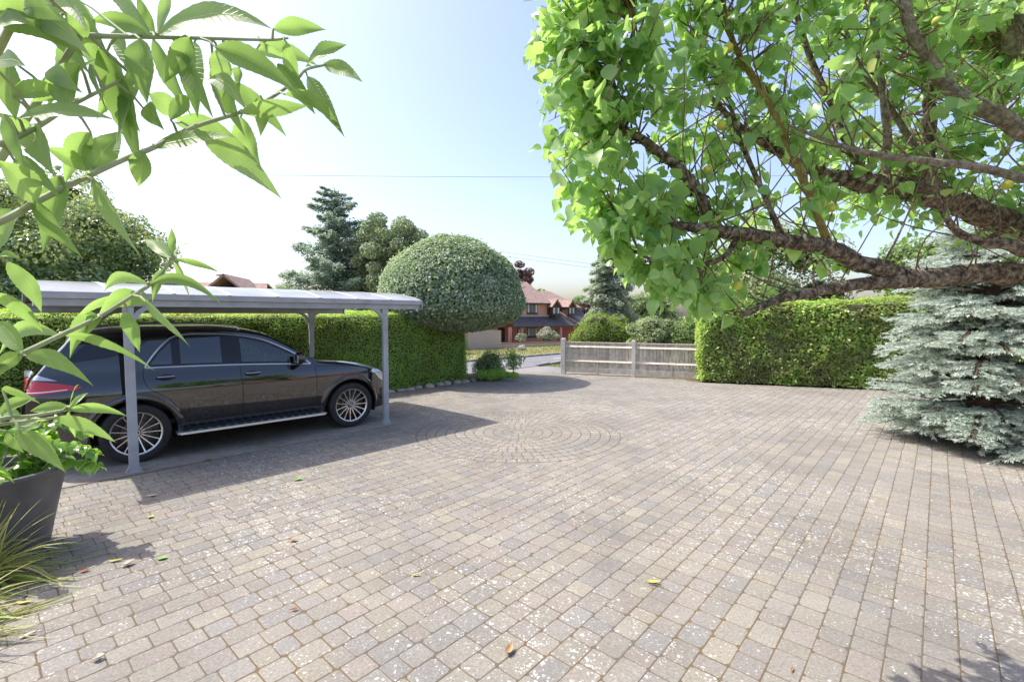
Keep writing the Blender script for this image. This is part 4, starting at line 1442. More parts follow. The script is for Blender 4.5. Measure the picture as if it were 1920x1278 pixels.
leafy_tree('garden_shrub', 'drab olive shrub between the pale shrub and the broad-leaved hedge', 'shrub', (6.95, 18.3, -0.1), 2.2, (1.1, 1.0, 0.9, 1.15), 30, 0.42, 8000, 0.08, MIDLEAF, 9, 0.05, 0.6)
leafy_tree('garden_shrub', 'white flowering shrub in front of the red brick house', 'shrub', (4.3, 57.0, -1.45), 1.9, (1.0, 1.5, 1.1, 1.05), 24, 0.55, 4500, 0.16, WHITEBLOOM, 10, 0.05, 0.6)
leafy_tree('garden_shrub', 'small pale shrub near the porch of the red brick house', 'shrub', (1.2, 55.6, -1.4), 1.3, (0.65, 0.75, 0.6, 0.6), 12, 0.40, 1600, 0.14, WHITEBLOOM, 11, 0.04, 0.6)
leafy_tree('deciduous_tree', 'airy grey-green tree between the dark conifers and the topiary', 'tree', (-9.3, 38.5, -0.6), 10.5, (6.2, 4.3, 3.0, 4.7), 150, 0.75, 44000, 0.22, GREYLEAF, 12, 0.20, 0.0, 0.08)
leafy_tree('purple_tree', 'dark purple-leaved tree peeping out behind the topiary dome', 'tree', (1.7, 76.0, -2.1), 12.6, (9.6, 2.2, 2.2, 3.0), 30, 0.9, 7000, 0.30, PURPLE, 13, 0.12, 0.4)
leafy_tree('deciduous_tree', 'soft green tree showing above the red house roof', 'tree', (5.3, 82.0, -2.2), 9.0, (6.3, 2.8, 2.4, 3.0), 26, 1.2, 6000, 0.36, MIDLEAF, 14, 0.2, 0.5)
leafy_tree('deciduous_tree', 'distant green tree rising behind the dormer windows', 'tree', (12.0, 88.0, -2.4), 8.0, (5.4, 2.4, 2.2, 2.8), 20, 1.1, 4500, 0.36, MIDLEAF, 18, 0.2, 0.5)
leafy_tree('deciduous_tree', 'brownish distant tree between the red house and the tall pale conifer', 'tree', (11.4, 74.0, -2.2), 7.0, (4.2, 1.6, 1.6, 2.3), 16, 0.9, 3500, 0.30, PURPLE, 19, 0.15, 0.5)
leafy_tree('garden_shrub', 'pale green bush seen over the carport roof below the dark conifers', 'shrub', (-16.6, 36.0, -0.6), 4.5, (3.1, 2.4, 1.6, 1.9), 28, 0.8, 7000, 0.2, PALELEAF, 20, 0.1, 0.55)
for i, (x, y, h, r_, lab) in enumerate(((-24.5, 40.0, 4.2, 3.2, 'bushy tree behind the carport beside the distant tiled roof'),
                                        (14.0, 26.0, 7.6, 4.2, 'green garden tree beyond the broad-leaved hedge under the fruit tree'),
                                        (20.0, 22.0, 7.0, 3.6, 'tall green tree behind the blue spruce'),
                                        (11.0, 40.0, 5.0, 3.0, 'pale round tree far behind the broad-leaved hedge'),
                                        (-6.5, 30.0, 4.4, 2.6, 'mid green tree behind the domed topiary'))):
    leafy_tree('background_tree', lab, 'tree', (x, y, ground_z(x, y)), h, (h * 0.55, r_, r_ * 0.8, h * 0.44), 46, r_ * 0.30, 16000, 0.2, (MIDLEAF, PALELEAF, MIDLEAF, PALELEAF, MIDLEAF)[i], 30 + i, 0.15, 0.55)

def conifer(name, label, base, height, radius, tiers, per, mat, nleaf, leaf, seed, droop=0.25, bare=0.08, power=0.85, clump=0.42):
    root = empty(name, base); tag(root, label, 'tree')
    rs = random.Random(seed)
    mb = MB(); mb.tube([(0, 0, -0.2), (0.05, 0, height * 0.5), (0, 0, height)], [0.03 * height, 0.018 * height, 0.01], 9); mb.build('trunk', BARK, root, True)
    C = []; NN = []
    tw = MB()
    for t in range(tiers):
        f = bare + (1 - bare) * t / tiers
        z = height * f
        L0 = radius * (1 - f) ** power * rs.uniform(0.75, 1.12) + 0.12
        for k in range(per):
            a = 2 * math.pi * (k + rs.random() * 0.8) / per + t
            L = L0 * rs.uniform(0.50, 1.15)
            zz = z + rs.uniform(-.5, .5) * height / tiers
            tip = Vector((math.cos(a) * L, math.sin(a) * L, zz - droop * L + 0.12 * L))
            pts = [Vector((0, 0, zz)), Vector((math.cos(a) * L * 0.55, math.sin(a) * L * 0.55, zz - droop * L * 0.45)), tip]
            tw.tube(pts, [0.010 * height * 0.5, 0.006 * height * 0.5, 0.004], 4, False)
            m_ = max(4, int(nleaf / (tiers * per) * (L / max(0.2, radius)) * 1.9))
            for _ in range(m_):
                q = rs.random() ** 0.6
                p = pts[0].lerp(pts[1], q * 2) if q < 0.5 else pts[1].lerp(pts[2], q * 2 - 1)
                w = clump * (0.25 + 0.9 * (1 - q)) * L * 0.55
                C.append((p.x + rs.gauss(0, 1) * w * 0.5, p.y + rs.gauss(0, 1) * w * 0.5, p.z + rs.gauss(0, 1) * w * 0.34 - 0.03 * L))
                NN.append((math.cos(a) * 0.3, math.sin(a) * 0.3, 0.9))
    to = tw.build('branches', BARK, root); to['kind'] = 'stuff'
    leaf_cloud('crown', C, NN, leaf, leaf * 0.42, mat, root, 0.7, 0.2, 'stuff', 0.2)
    return root
conifer('conifer_tree', 'tall dark conifer with a pointed top left of the domed topiary', (-14.6, 40.0, -0.7), 13.2, 5.6, 17, 9, CONIF, 52000, 0.30, 41, 0.02, 0.06, 0.55, 0.62)
conifer('conifer_tree', 'broad dark conifer crowding the tall pointed one beside the topiary', (-12.2, 43.5, -0.9), 11.6, 3.8, 24, 10, CONIF, 52000, 0.30, 42, 0.10, 0.06, 0.50, 0.75)
conifer('conifer_tree', 'pale grey-green drooping conifer behind the fence left of the fruit tree', (7.2, 36.0, -0.8), 8.5, 2.2, 26, 10, GREYCON, 60000, 0.19, 43, 0.55, 0.03, 0.45, 0.7)
conifer('conifer_tree', 'thin dark young conifer far beyond the carport roof', (-24.2, 48.0, -1.0), 6.0, 0.6, 16, 6, CONIF, 2500, 0.18, 44, -0.5, 0.05, 0.7)

# ================================================================ red brick house across the lane
def m_brick(name, c1, c2, mortar, scale):
    m, nt, out = new_mat(name)
    tc = N(nt, 'ShaderNodeTexCoord')
    b = N(nt, 'ShaderNodeTexBrick'); b.inputs['Scale'].default_value = scale
    b.inputs['Color1'].default_value = (*c1, 1); b.inputs['Color2'].default_value = (*c2, 1); b.inputs['Mortar'].default_value = (*mortar, 1)
    b.inputs['Mortar Size'].default_value = 0.012; b.inputs['Brick Width'].default_value = 0.225; b.inputs['Row Height'].default_value = 0.075
    mp = N(nt, 'ShaderNodeMapping'); mp.inputs['Rotation'].default_value = (R(90), 0, 0)
    nt.links.new(tc.outputs['Object'], mp.inputs['Vector']); nt.links.new(mp.outputs[0], b.inputs['Vector'])
    p = N(nt, 'ShaderNodeBsdfPrincipled'); p.inputs['Roughness'].default_value = 0.9
    nt.links.new(b.outputs[0], p.inputs['Base Color']); nt.links.new(p.outputs[0], out.inputs[0])
    return m
BRICK = m_brick('red_brick', (0.55, 0.20, 0.15), (0.62, 0.25, 0.19), (0.52, 0.38, 0.32), 1.0)
BRICK2 = m_brick('weathered_pink_brick', (0.50, 0.36, 0.31), (0.56, 0.42, 0.36), (0.54, 0.47, 0.42), 1.0)
ROOFT = simple('brown_plain_tile', (0.30, 0.205, 0.175), 0.9, var=0.25, scale=3, bump=0.8, bscale=5)
ROOFD = simple('dark_slate_tile', (0.085, 0.075, 0.085), 0.8, var=0.3, scale=3, bump=0.8, bscale=5)
TIMBER = simple('dark_stained_timber', (0.055, 0.030, 0.022), 0.6, var=0.2, scale=5)
REDDOOR = simple('red_brown_boarding', (0.36, 0.085, 0.075), 0.6, var=0.15, scale=4)
PANE = simple('window_pane', (0.12, 0.14, 0.16), 0.03, spec=0.8)
CURT = simple('pale_curtain', (0.55, 0.55, 0.53), 0.8)
HANG = math.atan2(0.572, 0.82)
house = empty('red_brick_house', (-0.96, 57.74, 0), HANG)
tag(house, 'red brick house with brown tiled roofs and two dormer windows across the lane', 'house')
def hbox(name, x0, x1, y0, y1, z0, z1, mat, parent=None, ch=0.0):
    mb = MB(); mb.box(((x0 + x1) / 2, (y0 + y1) / 2, (z0 + z1) / 2), (x1 - x0, y1 - y0, z1 - z0), None, ch)
    return mb.build(name, mat, parent or house)
GB = -2.1
hbox('ground_floor_wall', 1.9, 13.0, 0.0, 8.0, GB, 0.85, BRICK)
hbox('upper_wall', -4.0, 6.85, 0.0, 8.0, 0.855, 3.45, BRICK)
hbox('porch_wall', -4.0, 1.9, 1.6, 7.9, GB, 0.853, BRICK)
def roof(name, quads, mat, parent, th=0.14):
    mb = MB()
    for q in quads:
        v = [Vector(p) for p in q]
        nrm = (v[1] - v[0]).cross(v[2] - v[0]).normalized()
        if nrm.z < 0: nrm = -nrm
        n = len(v)
        mb.add([tuple(p) for p in v] + [tuple(p - nrm * th) for p in v], [tuple(range(n)), tuple(range(2 * n - 1, n - 1, -1))] + [(i, (i + 1) % n, n + (i + 1) % n, n + i) for i in range(n)])
    return mb.build(name, mat, parent)
# main hipped roof, then the lower wing, then the long slate skirt over porch and garage
main = roof('main_roof', [[(-4.4, -.4, 3.42), (7.2, -.4, 3.42), (6.3, 4.0, 6.35), (-3.9, 4.0, 6.35)], [(7.2, -.4, 3.42), (7.2, 8.4, 3.42), (6.3, 4.0, 6.35)],
                          [(7.2, 8.4, 3.42), (-4.4, 8.4, 3.42), (-3.9, 4.0, 6.35), (6.3, 4.0, 6.35)], [(-4.4, 8.4, 3.42), (-4.4, -.4, 3.42), (-3.9, 4.0, 6.35)]], ROOFT, house)
hbox('chimney', -1.2, -0.5, 3.6, 4.4, 5.9, 7.4, BRICK, main)
roof('wing_roof', [[(6.6, 0.6, 2.95), (13.2, 0.6, 2.95), (11.0, 4.6, 5.2), (6.0, 4.6, 5.2)], [(13.2, 0.6, 2.95), (13.2, 8.2, 2.95), (11.0, 4.6, 5.2)], [(13.2, 8.2, 2.95), (6.6, 8.2, 2.95), (6.0, 4.6, 5.2), (11.0, 4.6, 5.2)]], ROOFT, house)
roof('slate_skirt_roof', [[(0.2, -1.7, 0.55), (11.0, -1.7, 0.55), (8.5, 0.15, 2.35), (6.9, 0.15, 1.78), (1.7, 0.15, 1.78)]], ROOFD, house)
roof('garage_roof', [[(10.3, -1.2, 0.55), (13.6, -1.2, 0.55), (13.3, 0.8, 2.6), (8.4, 0.8, 2.6)]], ROOFD, house)
roof('verge_strip', [[(10.75, -1.75, 0.60), (11.25, -1.75, 0.60), (8.85, 0.20, 2.45), (8.45, 0.20, 2.45)]], ROOFT, house, 0.2)
hbox('lead_flashing', 1.7, 6.9, -0.10, 0.02, 1.70, 1.86, simple('lead_sheet', (0.30, 0.32, 0.37), 0.6), house)
hbox('eaves_gutter', 0.2, 10.8, -1.80, -1.70, 0.42, 0.52, TIMBER, house)
hbox('eaves_gutter', -4.4, 7.2, -0.52, -0.42, 3.26, 3.36, TIMBER, house)
def window(x0, x1, z0, z1, y, n, parent=None):
    w = hbox('window', x0, x1, y - 0.05, y + 0.05, z0, z1, TIMBER, parent or house)
    pw_ = (x1 - x0 - 0.12) / n
    for k in range(n):
        hbox('pane', x0 + 0.09 + k * pw_, x0 + 0.03 + (k + 1) * pw_, y - 0.062, y - 0.051, z0 + 0.12, z1 - 0.10, PANE, w)
        if k in (0, n - 1):
            hbox('curtain', x0 + 0.10 + k * pw_ + (0 if k == 0 else pw_ * 0.45), x0 + 0.09 + k * pw_ + pw_ * (0.45 if k == 0 else 0.9), y - 0.066, y - 0.063, z0 + 0.14, z1 - 0.12, CURT, w)
    hbox('sill', x0 - 0.08, x1 + 0.08, y - 0.14, y - 0.05, z0 - 0.09, z0 - 0.001, TIMBER, w)
window(3.4, 5.05, 2.1, 3.28, -0.01, 3)
window(3.45, 5.05, -0.82, 0.36, -0.01, 3)
window(1.95, 2.75, -1.3, 0.32, -0.01, 1)
d_ = hbox('front_door', 0.15, 1.15, 1.52, 1.58, -1.9, 0.34, TIMBER); hbox('handle', 0.22, 0.27, 1.47, 1.52, -0.9, -0.7, CHROME, d_)
for k in range(9): hbox('door_board', 0.17 + k * 0.108, 0.265 + k * 0.108, 1.495, 1.518, -1.85, 0.30, TIMBER, d_)
hbox('door_recess', 6.65, 7.45, -0.06, 0.01, -1.9, 0.33, REDDOOR)
gd = hbox('garage_door', 8.45, 11.9, -0.05, 0.01, -1.9, 0.30, REDDOOR)
for k in range(12): hbox('door_board', 8.49 + k * 0.285, 8.755 + k * 0.285, -0.075, -0.051, -1.86, 0.26, REDDOOR, gd)
for x in (0.0, 1.7, 7.8): hbox('brick_pier', x - 0.16, x + 0.16, -1.45, -1.13, GB, 0.46, BRICK)
for x in (2.95, 8.12):
    lm = hbox('wall_lantern', x - 0.10, x + 0.10, -0.22, -0.02, -0.35, 0.05, TIMBER); hbox('lantern_glass', x - 0.07, x + 0.07, -0.235, -0.221, -0.28, -0.02, PANE, lm)
for (x0, x1, xp) in ((6.55, 8.2, 7.42), (9.3, 10.75, 10.0)):
    dm = hbox('dormer', x0 + 0.12, x1 - 0.12, -0.85, 2.2, 1.90, 3.05, TIMBER)
    roof('dormer_roof', [[(x0 - .05, -1.15, 2.95), (xp, -1.15, 3.95), (xp, 2.6, 3.95), (x0 - .05, 2.6, 2.95)], [(x1 + .05, -1.15, 2.95), (xp, -1.15, 3.95), (xp, 2.6, 3.95), (x1 + .05, 2.6, 2.95)]], ROOFT, dm, 0.12)
    mb = MB(); mb.prism([(x0 + 0.12, 3.051), (x1 - 0.12, 3.051), (xp, 3.78)], -0.86, -0.80, Matrix(((1, 0, 0, 0), (0, 0, 1, 0), (0, 1, 0, 0), (0, 0, 0, 1)))); mb.build('gable_board', TIMBER, dm)
    window(x0 + 0.25, x1 - 0.25, 1.98, 2.95, -0.87, 2)
# boundary walls of the house
def wall_along(name, a, b, h, th, mat, label, coping=None):
    a = Vector(a); b = Vector(b); L = (b - a).length
    root = empty(name, (a.x, a.y, 0), math.atan2(b.y - a.y, b.x - a.x)); tag(root, label, 'wall')
    za, zb = ground_z(*a) - 0.1, ground_z(*b) - 0.1
    for nm, z0, z1, t_, mt in (('brickwork', 0, h, th, mat), ('coping', h + 0.002, h + 0.07, th + 0.06, coping or mat)):
        vs = []
        for x, zz in ((0, za), (L, zb)):
            for y in (-t_ / 2, t_ / 2):
                for z in (z0, z1): vs.append((x, y, zz + z + (0.1 if nm == 'coping' else 0.1 if z else 0)))
        MB().add(vs, [(0, 1, 3, 2), (4, 6, 7, 5), (0, 4, 5, 1), (2, 3, 7, 6), (0, 2, 6, 4), (1, 5, 7, 3)]).build(nm, mt, root)
COPE = simple('brick_coping', (0.24, 0.11, 0.085), 0.85, var=0.2, scale=3)
wall_along('garden_wall', (-1.0, 39.6), (5.6, 48.6), 0.30, 0.25, BRICK2, 'low brown brick garden wall in front of the red house', COPE)
wall_along('boundary_wall', (-6.5, 30.6), (-1.0, 39.4), 1.35, 0.25, BRICK2, 'pale pink weathered brick boundary wall beside the low garden wall')
bm = bmesh.new(); bmesh.ops.create_icosphere(bm, subdivisions=2, radius=1)
for v in bm.verts:
    q = 1 + 0.25 * mnoise.noise(v.co * 1.5); v.co = Vector((v.co.x * .34 * q, v.co.y * .26 * q, v.co.z * .25 * q))
me = bpy.data.meshes.new('verge_boulder'); bm.to_mesh(me); bm.free()
o = link('verge_boulder', me, ROCK[1]); o.location = (0.75, 35.5, ground_z(0.75, 35.5) + 0.12)
tag(o, 'single pale boulder on the grass verge before the low garden wall', 'stone')
# a second roof seen over the carport
h2 = empty('distant_house', (-25.2, 40.0, -0.6), R(12))
tag(h2, 'distant house whose brown tiled roof shows over the carport', 'house')
hbox('wall', -5.0, 5.0, -3, 4, -0.5, 3.6, BRICK, h2)
hbox('gable_wing', 1.5, 4.9, -5, -3.01, -0.5, 3.55, BRICK, h2)
rf = roof('roof', [[(-5.4, -3.4, 3.5), (5.3, -3.4, 3.5), (4.4, 0.5, 5.25), (-4.6, 0.5, 5.25)], [(5.3, 4.4, 3.5), (-5.4, 4.4, 3.5), (-4.6, 0.5, 5.25), (4.4, 0.5, 5.25)]], ROOFT, h2)
roof('gable_roof', [[(0.9, -5.4, 3.7), (3.0, -5.4, 5.55), (3.0, 0.4, 5.55), (0.9, 0.4, 3.7)], [(5.1, -5.4, 3.7), (3.0, -5.4, 5.55), (3.0, 0.4, 5.55), (5.1, 0.4, 3.7)]], ROOFT, h2)
mb = MB(); mb.tube([(1.75, -2.0, 4.0), (1.75, -2.0, 5.55)], 0.10, 10); mb.lathe([(0.42, 5.62), (0.42, 5.70), (0.10, 5.80), (0.0, 5.80)], 16, Matrix.Translation((1.75, -2.0, 0)))
mb.build('flue', simple('weathered_flue', (0.22, 0.22, 0.21), 0.7, var=0.2), rf)

# overhead wires
WIRE = simple('overhead_cable', (0.09, 0.10, 0.12), 0.7)
def wire(label, a, b, sag, r_):
    a = Vector(a); b = Vector(b)
    pts = [a.lerp(b, i / 24) - Vector((0, 0, sag * 4 * (i / 24) * (1 - i / 24))) for i in range(25)]
    mb = MB(); mb.tube(pts, r_, 5); o = mb.build('overhead_wire', WIRE); tag(o, label, 'cable', 'overhead wires')
wire('highest overhead wire crossing the sky above the conifers', (-22, 30, 10.6), (20, 34, 11.6), 0.15, 0.011)
wire('upper of two wires sloping down to the tall conifer', (-40, 36, 13.0), (10, 40, 5.7), 0.4, 0.010)
wire('lower of two wires sloping down to the tall conifer', (-40, 36, 12.6), (10, 40, 5.4), 0.4, 0.010)
BUDDLEIA_LEAVES = [
    ((-0.635, 0.607, 2.309), (-0.546, 0.634, 2.268), 0.049), ((-0.612, 0.673, 2.341), (-0.592, 0.718, 2.303), 0.041),
    ((-0.588, 0.707, 2.32), (-0.571, 0.75, 2.16), 0.05), ((-0.526, 0.701, 2.329), (-0.521, 0.703, 2.24), 0.05),
    ((-0.556, 0.768, 2.365), (-0.512, 0.786, 2.256), 0.042), ((-0.515, 0.803, 2.38), (-0.495, 0.774, 2.249), 0.049),
    ((-0.532, 0.743, 2.358), (-0.35, 0.725, 2.356), 0.046), ((-0.477, 0.804, 2.369), (-0.48, 0.816, 2.295), 0.041),
    ((-0.46, 0.77, 2.354), (-0.325, 0.75, 2.275), 0.041), ((-0.403, 0.839, 2.422), (-0.33, 0.882, 2.445), 0.034),
    ((-0.374, 0.899, 2.391), (-0.291, 0.873, 2.415), 0.039), ((-0.348, 0.917, 2.403), (-0.269, 0.89, 2.358), 0.032),
    ((-0.369, 0.891, 2.368), (-0.294, 0.862, 2.251), 0.035), ((-0.385, 0.833, 2.312), (-0.297, 0.871, 2.253), 0.025),
    ((-0.443, 0.805, 2.27), (-0.325, 0.785, 2.272), 0.035), ((-0.47, 0.851, 2.281), (-0.454, 0.889, 2.199), 0.049),
    ((-0.487, 0.776, 2.222), (-0.388, 0.822, 2.134), 0.05), ((-0.545, 0.744, 2.194), (-0.432, 0.765, 2.217), 0.039),
    ((-0.526, 0.721, 2.345), (-0.653, 0.766, 2.39), 0.028), ((-0.546, 0.751, 2.364), (-0.655, 0.798, 2.45), 0.04),
    ((-0.552, 0.766, 2.374), (-0.568, 0.753, 2.424), 0.024), ((-0.526, 0.738, 2.357), (-0.489, 0.713, 2.406), 0.021),
    ((-0.576, 0.632, 2.344), (-0.511, 0.598, 2.279), 0.028), ((-0.608, 0.605, 2.181), (-0.501, 0.619, 2.185), 0.028),
    ((-0.563, 0.644, 2.265), (-0.654, 0.665, 2.226), 0.036), ((-0.575, 0.673, 2.28), (-0.542, 0.66, 2.206), 0.024),
    ((-0.638, 0.627, 2.264), (-0.636, 0.63, 2.188), 0.037), ((-0.612, 0.593, 2.181), (-0.592, 0.596, 2.113), 0.021),
    ((-0.628, 0.64, 2.183), (-0.568, 0.605, 2.112), 0.039), ((-0.616, 0.71, 2.15), (-0.641, 0.672, 2.169), 0.025),
    ((-0.604, 0.697, 2.143), (-0.582, 0.733, 2.215), 0.048), ((-0.564, 0.657, 2.121), (-0.527, 0.688, 2.021), 0.038),
    ((-0.612, 0.622, 2.086), (-0.563, 0.635, 2.014), 0.041), ((-0.591, 0.603, 2.079), (-0.598, 0.567, 2.119), 0.037),
    ((-0.574, 0.664, 2.131), (-0.597, 0.71, 2.122), 0.02), ((-0.537, 0.715, 2.177), (-0.569, 0.743, 2.134), 0.033),
    ((-0.562, 0.764, 2.281), (-0.541, 0.808, 2.258), 0.038), ((-0.542, 0.723, 2.243), (-0.506, 0.715, 2.207), 0.033),
    ((-0.454, 0.822, 2.35), (-0.472, 0.852, 2.312), 0.03), ((-0.417, 0.817, 2.302), (-0.433, 0.844, 2.246), 0.029),
    ((-0.644, 0.635, 2.068), (-0.717, 0.673, 2.026), 0.041), ((-0.574, 0.624, 2.293), (-0.691, 0.669, 2.31), 0.035),
    ((-0.586, 0.598, 2.306), (-0.531, 0.588, 2.286), 0.03), ((-0.432, 0.845, 2.408), (-0.401, 0.888, 2.398), 0.034),
    ((-0.392, 0.853, 2.412), (-0.385, 0.896, 2.342), 0.029), ((-0.627, 0.616, 2.134), (-0.556, 0.604, 2.079), 0.022),
    ((-0.48, 0.782, 2.313), (-0.408, 0.758, 2.253), 0.031), ((-0.562, 0.654, 2.304), (-0.562, 0.628, 2.331), 0.027),
    ((-0.613, 0.65, 2.36), (-0.68, 0.7, 2.333), 0.037), ((-0.608, 0.58, 2.231), (-0.535, 0.544, 2.213), 0.026),
    ((-0.594, 0.733, 2.276), (-0.561, 0.741, 2.215), 0.037), ((-0.601, 0.637, 2.252), (-0.537, 0.618, 2.216), 0.029),
    ((-0.626, 0.617, 2.213), (-0.589, 0.651, 2.236), 0.026), ((-0.624, 0.597, 2.282), (-0.578, 0.595, 2.288), 0.037),
    ((-0.508, 0.731, 2.229), (-0.508, 0.773, 2.282), 0.025), ((-0.574, 0.633, 2.205), (-0.583, 0.637, 2.253), 0.029),
    ((-0.634, 0.654, 2.185), (-0.656, 0.625, 2.197), 0.029), ((-0.576, 0.725, 2.278), (-0.652, 0.77, 2.244), 0.028),
    ((-0.564, 0.726, 2.305), (-0.61, 0.757, 2.371), 0.031), ((-0.488, 0.752, 2.359), (-0.53, 0.751, 2.291), 0.035),
    ((-0.569, 0.807, 2.035), (-0.641, 0.843, 2.072), 0.024), ((-0.573, 0.817, 2.04), (-0.574, 0.818, 2.087), 0.013),
    ((-0.602, 0.86, 2.044), (-0.592, 0.897, 2.071), 0.009), ((-0.599, 0.86, 2.039), (-0.521, 0.861, 2.015), 0.014),
    ((-0.578, 0.832, 2.03), (-0.573, 0.858, 1.968), 0.016), ((-0.59, 0.821, 2.018), (-0.603, 0.807, 1.961), 0.018),
    ((-0.6, 0.803, 1.991), (-0.465, 0.776, 1.953), 0.02), ((-0.602, 0.798, 1.992), (-0.717, 0.847, 1.98), 0.026),
    ((-0.644, 0.817, 1.973), (-0.763, 0.834, 1.925), 0.023), ((-0.608, 0.806, 1.964), (-0.686, 0.797, 1.939), 0.037),
    ((-0.592, 0.778, 1.961), (-0.512, 0.763, 1.888), 0.028), ((-0.641, 0.802, 1.944), (-0.653, 0.84, 1.874), 0.041),
    ((-0.642, 0.751, 1.935), (-0.722, 0.781, 1.869), 0.037), ((-0.69, 0.741, 1.909), (-0.57, 0.763, 1.85), 0.029),
    ((-0.687, 0.729, 1.909), (-0.812, 0.757, 1.875), 0.028), ((-0.689, 0.674, 1.887), (-0.751, 0.698, 1.928), 0.029),
    ((-0.683, 0.673, 1.882), (-0.594, 0.677, 1.839), 0.028), ((-0.713, 0.684, 2.015), (-0.691, 0.706, 1.943), 0.029),
    ((-0.692, 0.648, 1.97), (-0.677, 0.693, 1.914), 0.031), ((-0.712, 0.669, 2.019), (-0.693, 0.681, 2.018), 0.017),
    ((-0.668, 0.653, 1.887), (-0.716, 0.662, 1.851), 0.022), ((-0.638, 0.742, 1.936), (-0.678, 0.763, 1.91), 0.019),
    ((-0.703, 0.756, 1.79), (-0.64, 0.79, 1.772), 0.019), ((-0.722, 0.752, 1.778), (-0.655, 0.783, 1.73), 0.026),
    ((-0.696, 0.751, 1.791), (-0.78, 0.769, 1.784), 0.022), ((-0.719, 0.773, 1.789), (-0.733, 0.807, 1.822), 0.01),
    ((-0.697, 0.75, 1.794), (-0.698, 0.786, 1.812), 0.008), ((-0.726, 0.78, 1.781), (-0.739, 0.802, 1.732), 0.017),
    ((-0.756, 0.736, 1.777), (-0.843, 0.782, 1.787), 0.024), ((-0.73, 0.703, 1.765), (-0.672, 0.711, 1.703), 0.031),
    ((-0.708, 0.682, 1.774), (-0.702, 0.717, 1.781), 0.022), ((-0.76, 0.714, 1.763), (-0.739, 0.717, 1.731), 0.022),
    ((-0.745, 0.692, 1.794), (-0.717, 0.717, 1.815), 0.022), ((-0.745, 0.697, 1.83), (-0.661, 0.673, 1.81), 0.025),
    ((-0.738, 0.741, 1.766), (-0.795, 0.754, 1.737), 0.023),
]
BUDDLEIA_STEMS = [
    [(-0.693, 0.6, 2.036), (-0.632, 0.6, 2.055), (-0.616, 0.64, 2.093), (-0.592, 0.681, 2.133), (-0.564, 0.718, 2.17), (-0.542, 0.742, 2.193), (-0.507, 0.777, 2.235), (-0.454, 0.822, 2.278), (-0.417, 0.85, 2.313), (-0.382, 0.874, 2.355), (-0.368, 0.883, 2.377), (-0.342, 0.899, 2.393)],
    [(-0.606, 0.63, 2.357), (-0.596, 0.654, 2.346), (-0.583, 0.679, 2.326), (-0.576, 0.693, 2.315), (-0.558, 0.718, 2.292)],
    [(-0.587, 0.674, 2.319), (-0.567, 0.703, 2.334), (-0.541, 0.737, 2.352), (-0.494, 0.785, 2.377), (-0.419, 0.846, 2.408), (-0.391, 0.866, 2.422)],
    [(-0.68, 0.6, 2.136), (-0.627, 0.6, 2.149), (-0.614, 0.633, 2.181), (-0.599, 0.661, 2.217), (-0.588, 0.679, 2.238), (-0.563, 0.713, 2.279)],
    [(-0.775, 0.66, 1.844), (-0.707, 0.66, 1.872), (-0.698, 0.682, 1.885), (-0.677, 0.72, 1.91), (-0.651, 0.757, 1.937), (-0.622, 0.791, 1.972), (-0.605, 0.808, 1.991), (-0.59, 0.822, 2.019), (-0.582, 0.829, 2.04)],
    [(-0.803, 0.68, 1.772), (-0.733, 0.68, 1.791), (-0.723, 0.716, 1.788), (-0.705, 0.759, 1.79)],
    [(-0.804, 0.68, 1.757), (-0.749, 0.68, 1.78), (-0.726, 0.707, 1.781), (-0.713, 0.743, 1.78)],
]
